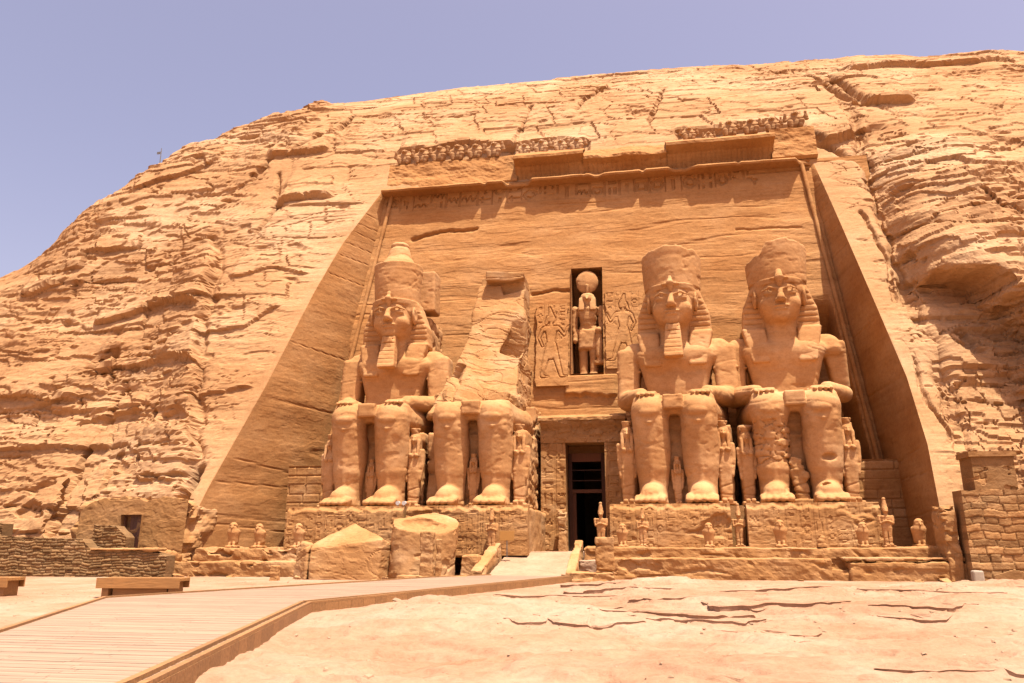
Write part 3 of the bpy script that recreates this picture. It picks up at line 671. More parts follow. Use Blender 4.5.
extrude_profile('cornice_slope', -22.9, -10.8, [(65.5, 33.5), (64.0, 33.55), (63.9, 33.7), (64.35, 35.0), (64.35, 35.15), (64.5, 36.1), (64.6, 36.45), (68.2, 36.6)], rag=.22, seed=9)
extrude_profile('fluted_cornice', -10.95, -4.8, [(65.5, 33.3), (64.2, 33.32), (64.05, 34.1), (63.6, 34.75), (62.6, 35.05), (62.6, 35.3), (64.3, 36.4), (68.2, 36.6)], rag=.12, flute=.07, seed=4)
extrude_profile('fluted_cornice', -4.9, 2.25, [(65.5, 33.3), (64.2, 33.32), (64.05, 34.0), (63.7, 34.5), (63.1, 34.75), (63.1, 35.0), (64.6, 36.3), (68.2, 36.6)], rag=.3, flute=.07, seed=5)
extrude_profile('fluted_cornice', 2.2, 11.1, [(65.5, 33.3), (64.2, 33.32), (64.05, 34.1), (63.6, 34.8), (62.5, 35.1), (62.5, 35.35), (64.3, 36.4), (68.2, 36.6)], rag=.1, flute=.07, seed=6)
extrude_profile('cornice_slope', 10.95, 14.6, [(65.5, 33.55), (64.0, 33.6), (63.75, 33.8), (64.1, 35.3), (64.3, 36.7), (68.2, 36.9)], rag=.2, seed=7)
# niche and doorway interiors
def recess(name, r, y1, mat):
    x0, x1, z0, z1 = r; y0a, y0b = zback(z0) + .0, zback(z1) + .0
    c = [(x0, y0a, z0), (x1, y0a, z0), (x1, y0b, z1), (x0, y0b, z1)]; d = [(x, y1, z) for x, y, z in c]; V = np.array(c + d)
    Q = np.array([[0, 1, 5, 4], [1, 2, 6, 5], [2, 3, 7, 6], [3, 0, 4, 7], [4, 5, 6, 7]])
    # grow outwards a little so nothing gapes at the opening
    V[:4, 1] -= .25
    return link(name, qmesh(name, V, Q, False), M[mat], fac)
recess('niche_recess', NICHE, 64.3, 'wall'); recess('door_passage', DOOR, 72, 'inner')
# door surround: jambs, lintel with hollow cornice
def jamb_h(seed, ppm=9):
    g = glyphs(int(3 * ppm), int(10 * ppm), 9, seed)
    return lambda u, v: -.06 * sample(g, u, v, ppm) + .04 * fbm2(u * .8, v * .9 + seed, 4) + .12 * plates(fbm2(u * .3 + seed, v * .4, 3), 4)
panel('door_jamb', M['plinth'], fac, (-7.95, 56.7, 1.5), 1.78, 7.9, 4, .08, jamb_h(2), lean=.05)
panel('door_jamb', M['plinth'], fac, (-3.38, 56.7, 1.5), 1.5, 7.9, 4, .08, jamb_h(4), lean=.05)
panel('door_lintel', M['plinth'], fac, (-7.95, 57.05, 9.42), 6.1, 1.55, 3.6, .08, lambda u, v: .12 * fbm2(u * .6, v * .9, 4) + .28 * plates(fbm2(u * .35 + 2, v * .6 + 3, 4), 4) + .35 * sstep(.9, 1.55, v))
panel('lintel_ledge', M['block'], fac, (-8.1, 56.55, 10.98), 6.3, .42, 4.4, .08, lambda u, v: .15 * fbm2(u * .9, v * 1.2 + 4, 4) - .25 * sstep(.2, .42, v))
# sunk relief figures beside the niche, on slabs a hand proud of the wall
def relief(p0, W, H, flip, seed, label):
    s = -1 if flip else 1; cx = W * .46
    L_ = []
    def pl(*p): L_.append([(cx + s * a, b) for a, b in p])
    k = H / 6.3
    pl((-.15 * k, 3.0 * k), (-.75 * k, .7 * k)); pl((-.02 * k, 2.0 * k), (-.35 * k, .7 * k)); pl((.1 * k, 3.0 * k), (.85 * k, .7 * k)); pl((.0, 2.0 * k), (.45 * k, .7 * k)); pl((-1.0 * k, .7 * k), (1.15 * k, .7 * k))
    pl((-.4 * k, 3.05 * k), (-.28 * k, 3.9 * k), (-.62 * k, 4.6 * k), (.62 * k, 4.6 * k), (.28 * k, 3.9 * k), (.3 * k, 3.05 * k), (-.4 * k, 3.05 * k), (-.55 * k, 2.2 * k), (.45 * k, 2.2 * k), (.3 * k, 3.05 * k))
    pl((-.62 * k, 4.6 * k), (-.8 * k, 3.7 * k), (-.45 * k, 3.3 * k)); pl((.62 * k, 4.6 * k), (1.0 * k, 3.9 * k), (1.25 * k, 4.7 * k)); pl((.5 * k, 4.3 * k), (1.0 * k, 3.6 * k), (1.5 * k, 4.4 * k))
    pl((-.15 * k, 4.6 * k), (-.25 * k, 5.2 * k), (-.5 * k, 5.8 * k), (-.2 * k, 6.1 * k), (.3 * k, 5.3 * k), (.28 * k, 4.95 * k), (.1 * k, 4.6 * k)); pl((-.25 * k, 5.2 * k), (.3 * k, 5.3 * k))
    S_ = [((-.1, 3.1), (-.62, .8), .3, .17), ((.1, 3.1), (.72, .8), .3, .17), ((-.62, .72), (-.15, .66), .13, .08), ((.72, .72), (1.2, .66), .13, .08), ((0, 2.35), (0, 3.15), .42, .36), ((0, 3.2), (0, 4.1), .3, .44), ((-.42, 4.35), (.42, 4.35), .26, .26), ((0, 4.5), (0, 4.8), .17, .16), ((.04, 5.05), (.04, 5.15), .3, .3),
          ((.0, 5.3), (-.12, 6.0), .26, .1), ((-.6, 4.3), (-.85, 3.6), .17, .13), ((-.85, 3.6), (-.6, 3.0), .13, .1), ((.6, 4.3), (.95, 3.8), .16, .12), ((.95, 3.8), (1.25, 4.5), .12, .09), ((-.2, 5.2), (-.35, 4.75), .2, .14)]
    def hf(u, v):
        sd = np.full(u.shape, 9.); a_, b_ = (u - cx) / k * s, v / k
        for (ax, ay), (bx_, by), ra, rb in S_:
            vx, vy = bx_ - ax, by - ay; t = np.clip(((a_ - ax) * vx + (b_ - ay) * vy) / (vx * vx + vy * vy), 0, 1); sd = np.minimum(sd, np.hypot(a_ - ax - t * vx, b_ - ay - t * vy) - ra - (rb - ra) * t)
        sd = sd * k; g = glyphs(int(W * 14), int(H * 14), 8, seed, True)
        wear = sstep(.1, .4, fbm2(u * .5 + seed, v * .5, 3))
        return .03 * fbm2(u, v * 1.4 + seed, 4) + (1 - .6 * wear) * (-.11 * sstep(.07, .0, abs(sd + .03)) + .03 * sstep(0, -.2, sd)) - .05 * sample(g, u, v, 14) * (v > H * .55) * (sd > .15) * (u < W * .9) * (1 - wear) + .06 * plates(fbm2(u * .3 + seed, v * .4, 3), 3)
    o = panel('relief_panel', M['wall'], fac, p0, W, H, 1.4, .06, hf, lean=.1935, edge=.2); o['label'] = label
relief((-8.75, zback(14.2) - .4, 14.2), 2.55, 7.0, False, 5, 'sunk relief of a striding figure left of the niche')
relief((-3.25, zback(15.5) - .22, 15.5), 3.0, 6.6, True, 6, 'sunk relief of an offering figure right of the niche')
# low masonry walls closing the side passages behind the outer colossi
def ashlar(seed, cw=1.4, ch=.62, dep=.06, rnd=.35):
    rs = np.random.RandomState(seed)
    def hf(u, v):
        r = np.floor(v / ch).astype(int); jo = RND[(r * 37 + seed) & 4095, 0] * cw; wv = cw * (.75 + .6 * RND[(r * 11 + seed * 3) & 4095, 1])
        c = np.floor((u + jo) / wv).astype(int); fu = ((u + jo) / wv - c) * wv; fv = (v / ch - r) * ch; e = np.minimum(np.minimum(fu, wv - fu), np.minimum(fv, ch - fv))
        hsh = h2(r + seed, c); return dep * (sstep(0, .07, e) - 1) * 1.6 + rnd * .12 * (RND[hsh, 2] - .5) + .03 * fbm2(u * 1.6, v * 2 + seed, 4)
    return hf
panel('passage_wall', M['plinth'], fac, (-25.9, 54.2, 1.5), 4.2, 6.3, 1.6, .1, ashlar(3)); panel('passage_wall', M['plinth'], fac, (12.6, 56.2, 1.5), 3.8, 6.3, 1.6, .1, ashlar(8))
# entrance floor between the plinths
MB().box((-9.0, 49.6, .2), (-2.4, 60.5, 1.88)).build('entrance_floor', M['paving'], fac)
# wooden screen in the doorway
ws = empty('door_screen', (-4.78, 58.6, 1.9), 'dark red wooden screen with a transom bar set inside the temple doorway', 'door')
for x in (-1.3, 1.08): MB().box((x - .04, -.1, 0), (x + .22, .12, 6.9), .9).build('post', M['darkwood'], ws, bev=.01)
MB().box((-1.12, -.09, 4.05), (1.04, .13, 4.3), 1.6).build('transom', M['darkwood'], ws, bev=.01)
MB().box((-1.12, -.09, 6.3), (1.04, .13, 6.9), 2.2).build('head_rail', M['darkwood'], ws, bev=.01)
lat = MB()
for i in range(2): lat.box((-1.12, .035, 4.9 + i * .75), (1.04, .075, 4.98 + i * .75), .6)
lat.build('cross_bars', M['darkwood'], ws)
MB().box((-1.08, .0, 0), (-.82, .1, 4.05), 1.3).build('door_leaf', M['darkwood'], ws)

#@@OBJECTS
# ================================================================== THE FOUR SEATED COLOSSI
PZ = 4.65                                   # plinth top
def body_vol(h, whole=True, right_arm=True):
    v = Vol((-5.2, -3.6, -.2), (5.2, 8.2, 17.6 if whole else 9.2), h)
    # feet with toes
    v.add(rc((1.5, .35, .95), (1.5, -1.5, .62), .88, .62, (1, 1, 1)), .2, True); v.add(tpz(0, .75, .98, .8, -2.5, .9, -1.5, .8, 1.52, 1.5, .25), .25, True)
    for i, (dx, yy, r) in enumerate(((-.70, -2.72, .25), (-.25, -2.78, .21), (.14, -2.7, .2), (.5, -2.52, .19), (.8, -2.3, .17))): v.add(rc((1.52 + dx, -1.6, .5), (1.52 + dx, yy, .24), r, r * .9, (1.1, 1, 1)), .12, True)
    # shins, calves, knees
    v.add(rc((1.5, .25, .9), (1.5, .1, 2.6), .88, 1.04), .12, True); v.add(rc((1.5, .1, 2.6), (1.5, -.2, 6.2), 1.04, 1.2), .15, True)
    v.add(ell((1.5, .45, 4.0), (1.17, 1.15, 2.1)), .3, True); v.add(ell((1.5, -.35, 6.45), (1.15, 1.05, .98)), .15, True)
    v.add(ell((1.5, -1.22, 6.15), (.62, .3, .36)), .03, True); v.add(rc((.75, -1.0, 5.75), (1.5, -1.3, 5.45), .12, .14), .05, True); v.add(rc((1.5, -1.3, 5.45), (2.25, -1.0, 5.75), .14, .12), .05, True); v.add(rc((1.5, -1.05, 5.2), (1.5, -.75, 1.6), .12, .1), .18, True); v.add(ell((2.1, -.8, 5.4), (.3, .4, .7)), .2, True); v.add(ell((.95, -.8, 5.4), (.28, .4, .65)), .2, True)
    # thighs, kilt with apron
    v.add(rc((1.5, -.3, 6.35), (1.75, 5, 6.5), 1.1, 1.5, (1, 1, .92)), .15, True); v.add(bx((0, 2.3, 6.75), (2.55, 2.9, .68), .3), .2); v.add(bx((0, -.5, 6.85), (.62, .7, .5), .06), .03)
    if whole:
        v.add(tpz(7.0, 9.2, 2.15, 2.0, 3.6, 6.4, 3.75, 6.3, 0, 0, .55), .2); v.add(tpz(8.6, 11.9, 2.05, 2.8, 3.75, 6.3, 3.6, 6.4, 0, 0, .6), .4); v.add(tpz(11.0, 12.9, 2.95, 1.6, 3.7, 6.4, 4.2, 6.2, 0, 0, .6), .4)
        v.add(ell((1.25, 3.9, 11.05), (1.2, .5, .85)), .45, True); v.add(rc((-2.1, 3.5, 7.75), (2.1, 3.5, 7.75), .2, .2), .08)
        v.add(tpz(10.9, 12.62, 4.12, 3.55, 4.15, 6.3, 4.5, 6.1, 0, 0, .62), .3)
        arms = ((1,), (-1,)) if right_arm else ((-1,),)
        for (sg,) in arms:
            v.add(tpz(7.9, 12.1, .74, .86, 3.95, 5.5, 4.3, 6.1, sg * 3.42, sg * 3.28, .36), .12); v.add(rc((sg * 3.42, 4.5, 8.0), (sg * 2.15, 1.0, 7.75), .78, .5), .12); v.add(bx((sg * 3.34, 5.15, 10.2), (.86, .92, .1), .06), .03)
        if not right_arm:
            v.add(tpz(8.3, 12.0, .5, .8, 5.2, 6.5, 4.5, 6.2, 3.75, 3.3, .25), .12); v.add(rc((3.55, 4.2, 7.9), (2.2, 1.0, 7.75), .62, .5), .2); v.add(ell((2.5, 2.2, 7.75), (.6, 1.2, .42)), .2)
        for sg in (1, -1):
            v.add(bx((sg * 1.75, .3, 7.58), (.68, .75, .2), .16, (.03, 0, sg * -.12)), .12)
            for i in range(4): v.add(rc((sg * (1.28 + i * .31), .0, 7.58), (sg * (1.26 + i * .31), -1.02 + .1 * abs(i - 1.2), 7.42), .155, .13), .04)
            v.add(rc((sg * 1.2, .75, 7.6), (sg * .95, .0, 7.5), .17, .14), .06)
        v.add(rc((0, 4.9, 11.6), (0, 4.6, 13.6), 1.3, 1.15), .3)
        # head and face
        v.add(ell((0, 4.3, 15.1), (1.5, 1.6, 1.95)), .2); v.add(ell((0, 3.75, 14.15), (1.18, 1.15, 1.02)), .3); v.add(ell((0, 2.95, 13.6), (.5, .38, .34)), .25)
        v.add(ell((.78, 3.25, 14.55), (.55, .5, .6)), .25, True)                                      # cheeks
        v.sub(ell((.64, 2.50, 15.34), (.5, .3, .2)), .12, True); v.add(ell((.64, 2.98, 15.28), (.46, .24, .17)), .06, True)    # sockets, eyeballs
        v.add(rc((.2, 2.72, 15.55), (.68, 2.68, 15.66), .07, .085), .06, True); v.add(rc((.68, 2.68, 15.66), (1.2, 3.05, 15.5), .085, .06), .06, True)
        v.add(rc((.3, 2.78, 15.15), (1.0, 2.9, 15.16), .045, .045), .04, True); v.add(rc((.28, 2.76, 15.45), (1.0, 2.9, 15.42), .05, .05), .04, True)
        v.add(rc((0, 2.72, 15.5), (0, 2.3, 14.75), .15, .27), .12); v.add(ell((.23, 2.5, 14.66), (.17, .22, .15)), .06, True)
        v.add(ell((0, 2.66, 14.27), (.52, .2, .1)), .05); v.add(ell((0, 2.68, 14.05), (.44, .2, .115)), .05); v.sub(bx((0, 2.4, 14.17), (.55, .22, .025), .02), .03)
        v.add(ell((1.62, 4.0, 15.25), (.2, .5, .74)), .08, True); v.sub(ell((1.82, 3.8, 15.3), (.12, .26, .45)), .06, True)
    return v
def nemes_vol(h, uraeus=1.0):
    v = Vol((-3.2, 1.2, 9.6), (3.2, 7.2, 18.2), h)
    v.add(ell((0, 4.75, 15.7), (1.95, 1.75, 1.5)), 0); v.add(tpz(12.7, 14.6, 2.62, 2.5, 4.2, 5.7, 4.2, 5.8, 0, 0, .25), .15); v.add(tpz(14.4, 16.6, 2.5, 1.75, 4.2, 5.8, 4.25, 5.9, 0, 0, .25), .15)
    v.sub(ell((0, 2.5, 14.6), (1.56, 1.75, 1.95)), .1)
    v.add(frus((0, 4.62), 16.0, 16.5, 1.78, 1.8, .98, .08), .05)                                     # headband
    for i in range(7): z = 13.0 + i * .42; v.sub(bx((2.0, 4.2, z), (.8, .1, .035), .02), .05, True)
    v.add(tpz(10.3, 13.1, .62, .8, 3.3, 4.2, 3.85, 4.8, 1.5, 1.85, .2), .12, True)                 # lappets on the chest
    for i in range(6): v.sub(bx((1.5, 2.88 + i * .1 + .06, 10.5 + i * .42), (.9, .05, .03), .02), .05, True)
    v.add(rc((0, 2.85, 15.85), (0, 2.68, 16.4), .15 * uraeus, .2 * uraeus), .08); v.add(rc((0, 2.68, 16.4), (0, 2.85, 16.95), .22 * uraeus, .15 * uraeus, (1, .7, 1)), .1)
    v.add(ell((.35, 2.85, 16.35), (.3, .14, .12)), .05, True)
    return v
def crown_vol(h, kind):
    v = Vol((-2.8, 2.2, 16.2), (2.8, 8.4, 23.6), h)
    if kind == 'double':
        v.add(frus((0, 4.9), 16.3, 20.1, 1.72, 1.88, .95, .1), 0)
        v.add(frus((0, 4.9), 19.4, 20.9, 1.85, 1.0, .92, .15), .2); v.add(frus((0, 4.95), 20.5, 22.0, 1.05, .72, .95, .2), .2); v.add(ell((0, 5.0, 22.15), (.74, .7, .42)), .06)
        v.add(bx((.9, 6.9, 17.9), (1.7, .9, 2.2), .15), .1)
    else:
        v.add(frus((0, 4.9), 16.3, 20.0, 1.98, 2.16, .95, .1), 0); v.add(bx((0, 7.0, 17.6), (1.7, 1.0, 1.5), .15), .1)
        x = v.g[0][:, None, None]; y = v.g[1][None, :, None]; z = v.g[2][None, None, :]
        if kind == 'round':
            top = 19.55 - .32 * (x / 1.9) ** 2 - .12 * (y - 4.9) + .18 * n2(x * 1.3 + 3, y * 1.2)
        else:
            top = 19.75 - 1.05 * sstep(-.6, -1.15, x + 0 * y) - .25 * sstep(.9, 1.7, x) + .14 * n2(x * 1.9 + 8, y * 1.5) - .25 * sstep(-1.4, -1.9, x)
        v.d = np.maximum(v.d, (z - top) * .8).astype(np.float32)
    return v
def beard_vol(h):
    v = Vol((-1.2, 1.6, 10.2), (1.2, 4.4, 14), h)
    v.add(tpz(10.75, 13.45, .66, .5, 2.05, 2.95, 2.75, 3.6, 0, 0, .1), 0); v.add(bx((0, 3.4, 12.1), (.34, .9, 1.2), .1), .05)
    for i in range(7): z = 11.1 + i * .34; v.sub(bx((0, 2.02 + (z - 10.75) * .26, z), (.8, .07, .035), .02), .02)
    return v
def throne(root, off, seed, back_h=15.8, back_w=2.3):
    v = Vol((-3.9, .2, -.2), (3.9, 9.8, 17.5), .13); v.add(bx((0, 1.5, 3.1), (1.3, .95, 3.1), .08), 0)
    v.add(bx((0, 4.9, 2.75), (3.45, 3.9, 2.75), .1), 0); v.add(bx((0, 7.3, 6.5), (3.3, 1.6, 1.6), .12), .1); v.add(bx((0, 7.7, back_h / 2), (back_w, 1.7, back_h / 2), .12), .1)
    for sg in (1, -1): v.sub(bx((sg * 2.35, 1.0, 2.9), (.22, .35, 2.4), .05), .05)
    return solid('throne', v, M['statue'], root, off, fine=.05, strata=.06, lump=.1, chip=.18)
def colossus(x, label, crown, beard=True, right_arm=True, whole=True, seed=0, ur=1.0, weathered=.0, rz=0.):
    root = empty('seated_colossus', (x, 51.4, PZ), label, 'statue', 'seated colossi of the temple facade')
    off = (x, 51.4 + seed * 40, PZ); root.scale = (1, 1, .935); root.rotation_euler = (0, 0, R(rz))
    v = body_vol(.075, whole, right_arm)
    if not whole:                                                     # everything above the lap is gone
        X = v.g[0][:, None, None]; Y = v.g[1][None, :, None]; Z = v.g[2][None, None, :]
        v.d = np.maximum(v.d, Z - (7.42 + .22 * n2(X * 1.2, Y * 1.1) + .1 * n2(X * 3, Y * 3))).astype(np.float32)
    if weathered:                                                     # rebuilt, blocky left shin and a hole in the right one
        v.sub(ell((1.75, -1.15, 2.95), (.55, .5, .26)), .06); v.sub(ell((1.3, -1.3, 1.2), (.3, .4, .14)), .05)
        X = v.g[0][:, None, None]; Y = v.g[1][None, :, None]; Z = v.g[2][None, None, :]
        f1, f2, c = worley(np.broadcast_to(X * 1.5 + .3 * n2(Z * 2, X * 2), (len(v.g[0]), 1, len(v.g[2]))).copy(), np.broadcast_to(Z * 2.6 + 0 * X, (len(v.g[0]), 1, len(v.g[2]))).copy())
        am = sstep(2.2, 2.9, Z) * sstep(5.9, 5.2, Z) * (X < 0) * (Y < .4)
        v.d = (v.d + am * (.16 * RND[c, 2] + .14 * sstep(.14, 0, f2 - f1))).astype(np.float32)
    solid('body', v, M['statue'], root, off, nod=whole, fine=.014, strata=.016, lump=.016, chip=.03)
    throne(root, off, seed, 15.8 if whole else 7.5, 2.3)
    if whole:
        solid('headcloth', nemes_vol(.07, ur), M['statue'], root, off, nod=True, fine=.012, strata=.012, lump=.03, chip=.03)
        solid('crown', crown_vol(.08, crown), M['statue'], root, off, nod=True, fine=.015, strata=.015, lump=.03, chip=.03)
        if beard: solid('beard', beard_vol(.06), M['statue'], root, off, nod=True, fine=.02, strata=.02, lump=.02)
    return root
SX = (-18.75, -11.65, 1.45, 8.78)
colossus(SX[0], 'leftmost intact seated colossus wearing a tall pointed double crown and a long beard', 'double', seed=1)
c2 = colossus(SX[1], 'shattered seated colossus of which only the legs and lap survive below a jagged rock stump', None, whole=False, seed=2)
colossus(SX[2], 'seated colossus with a broad rounded crown and long square beard, right beside the doorway', 'round', seed=3, rz=-5.5)
colossus(SX[3], 'beardless seated colossus with jagged broken crown and patched shin, rightmost of the four', 'jag', beard=False, right_arm=False, seed=4, ur=1.35, weathered=1, rz=-4.5)
# the broken trunk of the second figure
def stump():
    v = Vol((-4.6, .4, 6.6), (3.6, 10.8, 20.6), .1)
    v.add(tpz(6.8, 19.6, 1.9, 1.72, 6.6, 10.6, 7.7, 10.6, .5, .5, .04), 0); v.add(tpz(6.8, 14.0, 3.0, 2.0, 1.8, 10, 6.0, 10, -.6, .3, .08), .04); v.add(tpz(13.4, 18.8, 2.05, 1.85, 5.7, 10, 7.4, 10, .3, .45, .06), .04); v.add(bx((.75, 8.2, 19.35), (1.5, 1.6, .4), .05, (.06, .08, .05)), .02)
    v.add(tpz(6.8, 11.5, 3.6, 1.8, 2.6, 9, 6.0, 9, -.6, -.4, .1), .05); v.sub(bx((1.5, 6.9, 18.4), (1.0, .8, .45), .05, (.2, -.25, 0)), .03); v.sub(bx((2.1, 5.0, 13.6), (.8, 1.5, 1.7), .05, (.1, .35, .2)), .03); v.sub(bx((-2.6, 3.6, 10.6), (1.0, 1.0, .7), .05, (.4, .3, .4)), .03)
    for cx_, cy_, cz_, sx_, sy_, sz_ in ((-2.7, 3.6, 7.9, .9, 1.2, .7), (1.5, 2.6, 7.8, .9, 1.0, .5), (-.9, 2.2, 7.8, 1.0, .8, .6)): v.add(bx((cx_, cy_, cz_), (sx_, sy_, sz_), .05, (-.3, .2 * sx_, -.3 * cx_)), .03)
    v.cut(lambda x, y, z: x - 2.45 + .0 * z); v.cut(lambda x, y, z: -x - 3.9 + .0 * z)
    V, Q = v.mesh(); N = vnormals(V, Q); X, Y, Z = V.T
    zz = Z + .2 * X
    d = (.30 * fbm3(X * .22 + 9, Y * .22, zz * .3, 2) + .13 * plates(fbm3(X * .2 + 20, Y * .2, zz * .9, 3, .5), 3, .06)) * sstep(18.5, 15.5, Z) + .03 * fbm3(X * 1.1, Y * 1.1, Z * 1.8, 4) - .05 * sstep(.05, 0, abs(n3(X * .35, Y * .35, zz * .7)))
    V = V + N * d[:, None]
    link('broken_trunk', qmesh('broken_trunk', V, Q, False), M['block'], c2)
stump()

# ------------------------------------------------------------------ small carved figures
def figure_small(kind, h=.05):
    """standing figure about 5 units tall, facing -y, with a slab behind"""
    v = Vol((-1.1, -1.1, -.1), (1.1, 1.0, 6.2), h)
    v.add(bx((0, .0, .12), (.62, .75, .12), .05), 0); v.add(tpz(.2, 2.5, .4, .52, -.26, .3, -.34, .34, 0, 0, .2), .1)
    for sg in (1, -1): v.add(bx((sg * .2, -.38, .3), (.16, .42, .12), .08), .05)
    if kind != 'queen': v.sub(bx((0, -.42, 1.1), (.035, .3, .9), .02), .05)
    v.add(ell((0, 0, 2.55), (.56, .36, .5)), .15); v.add(tpz(2.5, 3.9, .42, .62, -.28, .3, -.34, .34, 0, 0, .2), .15)
    if kind == 'queen':
        v.add(ell((.25, -.36, 3.45), (.2, .17, .18)), .08, True); v.add(rc((.62, .05, 3.72), (.62, 0, 2.8), .2, .16), .1, True); v.add(rc((.62, 0, 2.8), (.54, -.1, 2.0), .16, .13), .1, True); v.add(ell((.53, -.12, 1.9), (.12, .14, .2)), .05, True); v.add(ell((0, .1, 1.4), (.5, .3, 1.2)), .15)
    else:
        v.add(rc((.68, .05, 3.75), (.62, -.1, 2.95), .19, .17), .06, True); v.add(rc((.62, -.1, 2.95), (.1, -.42, 3.2), .15, .13), .06, True)
    v.add(rc((0, 0, 3.8), (0, -.04, 4.3), .22, .2), .1); v.add(ell((0, -.1, 4.5), (.29, .32, .38)), .06); v.add(rc((0, -.38, 4.55), (0, -.45, 4.42), .05, .07), .04); v.sub(ell((.12, -.4, 4.58), (.09, .08, .05)), .03, True)
    return v
def wig_small(kind, h=.05):
    v = Vol((-1, -1, 2.8), (1, 1, 6.4), h)
    if kind == 'queen':
        v.add(ell((0, .08, 4.6), (.46, .42, .48)), 0); v.add(tpz(3.5, 4.6, .5, .46, -.1, .4, -.15, .42, 0, 0, .12), .1); v.add(tpz(3.45, 4.5, .12, .13, -.42, -.2, -.26, 0, .34, .34, .08), .12, True); v.sub(ell((0, -.5, 4.4), (.28, .34, .42)), .05)
        v.add(frus((0, .05), 4.95, 5.3, .34, .4, 1), .05)
    else:
        v.add(ell((0, .05, 4.7), (.36, .38, .36)), 0); v.sub(ell((0, -.5, 4.4), (.27, .34, .4)), .05); v.add(frus((0, .05), 4.8, 5.9, .36, .15, 1, .1), .1); v.add(ell((0, .05, 5.95), (.2, .2, .2)), .05)
    return v
def small_statue(name, kind, label, cat, group):
    o = empty(name, (0, 0, 0), label, cat, group)
    solid('body', figure_small(kind), M['statue'], o, fine=.02, strata=.02, lump=.05, chip=.04); solid('headdress', wig_small(kind), M['statue'], o, fine=.02, strata=.02, lump=.04)
    return o
queen = small_statue('standing_queen_statue', 'queen', '', 'statue', 'small family statues beside the colossi legs')
QS = [(SX[0] + 3.0, .35, 1.0, 'worn standing queen statue at the right of the leftmost colossus, in front of its throne'),
      (SX[1] + 3.05, .3, 1.02, 'standing queen statue with heavy wig at the right leg of the shattered colossus'),
      (SX[2] - 3.05, .3, 1.02, 'standing queen statue beside the doorway at the left leg of the round crowned colossus'),
      (SX[2] + 2.95, .3, 1.0, 'slim standing queen statue at the right leg of the round crowned colossus'),
      (SX[3] - 3.0, .4, .92, 'weathered standing queen statue at the left leg of the beardless colossus'),
      (SX[3] + 3.05, .4, 1.0, 'standing queen statue at the outer right leg of the beardless colossus'),
      (SX[0] - 3.0, .4, .95, 'standing queen statue in shade at the outer left leg of the leftmost colossus'),
      (SX[0] + 0.02, .3, .62, 'small child statue standing between the feet of the leftmost colossus'),
      (SX[1] + 0.02, .1, .66, 'small child statue with square block on its head between the legs of the shattered colossus'),
      (SX[2] + 0.02, .1, .58, 'small child statue standing between the feet of the round crowned colossus')]
for i, (x, y, s, lab) in enumerate(QS):
    o = queen if i == 0 else dup(queen)
    o.location = (x, 51.4 + y, PZ); o.scale = (s * .86, s, s); o['label'] = lab
# square block over the child between the shattered colossus's legs, broken child at the last colossus
v = Vol((-1, -1, -.1), (1, 1, 3.4), .05); v.add(bx((0, .1, .15), (.6, .6, .15), .05), 0); v.add(tpz(.2, 1.8, .32, .45, -.35, .3, -.3, .4, .05, -.1, .15), .1); v.add(ell((-.25, 0, 2.1), (.5, .4, .5)), .15); v.add(ell((.25, -.1, 1.7), (.3, .4, .35)), .1); v.add(bx((-.35, .1, 2.6), (.4, .45, .28), .1, (.1, .3, .2)), .1)
o = solid('broken_child_statue', v, M['block'], None, fine=.05, strata=.04, lump=.16, chip=.1); o.location = (SX[3] + .03, 51.3, PZ); tag(o, 'broken child statue leaning between the feet of the beardless colossus', 'statue')
# narrow carved slabs standing between the thrones
for x, w_, hh in ((SX[0] + 3.62, .55, 5.3), (4.95, .62, 5.2), (5.75, .5, 5.35)):
    pass

# ------------------------------------------------------------------ plinths
def plinth(x0, x1, label, seed, top=None):
    root = empty('statue_plinth', ((x0 + x1) / 2, 48.0, 1.7), label, 'plinth', 'inscribed plinths under the colossi')
    W = x1 - x0; H = PZ - 1.7; ppm = 13; g = glyphs(int(W * ppm), int(H * ppm), 8, seed)
    def hf(u, v):
        wear = sstep(.0, .35, fbm2(u * .35 + seed, v * .7, 4)); brk = sstep(.25, .5, fbm2(u * .25 + seed * 3, v * .5 + 8, 4)) + sstep(H - .35, H - .1, v + .25 * fbm2(u * 1.1 + seed, u * 0, 3))
        return -.04 * sample(g, u, v, ppm) * (1 - wear) + .03 * fbm2(u * 1.5, v * 2.5 + seed, 4) - .22 * np.minimum(brk, 1) + .05 * plates(fbm2(u * .3, v * .8 + seed, 3), 3)
    panel('plinth_face', M['plinth'], root, (-W / 2, 0, 0), W, H, .8, .06, hf, lean=.06)
    v = Vol((-W / 2 - .3, .5, -.2), (W / 2 + .3, 10.3, H + .3), .14); v.add(bx((0, 5.4, H / 2 - .12), (W / 2 - .06, 4.75, H / 2), .08), 0)
    solid('plinth_core', v, M['block'], root, (x0, 48, 0), fine=.04, strata=.03, lump=.09)
    return root
plinth(-22.9, -15.3, 'inscribed stone plinth under the leftmost colossus, behind the big cracked boulder', 21)
plinth(-15.1, -7.55, 'inscribed stone plinth with crumbled edge under the shattered colossus', 22)
plinth(-2.65, 4.25, 'inscribed stone plinth with broken top edge right of the doorway', 23)
plinth(5.15, 12.35, 'inscribed stone plinth under the beardless colossus', 24)
o = MB().box((4.27, 49.3, 1.7), (5.13, 58, 4.55)).build('gap_block', M['plinth']); tag(o, 'narrow set back stone block in the gap between the two right plinths', 'block')

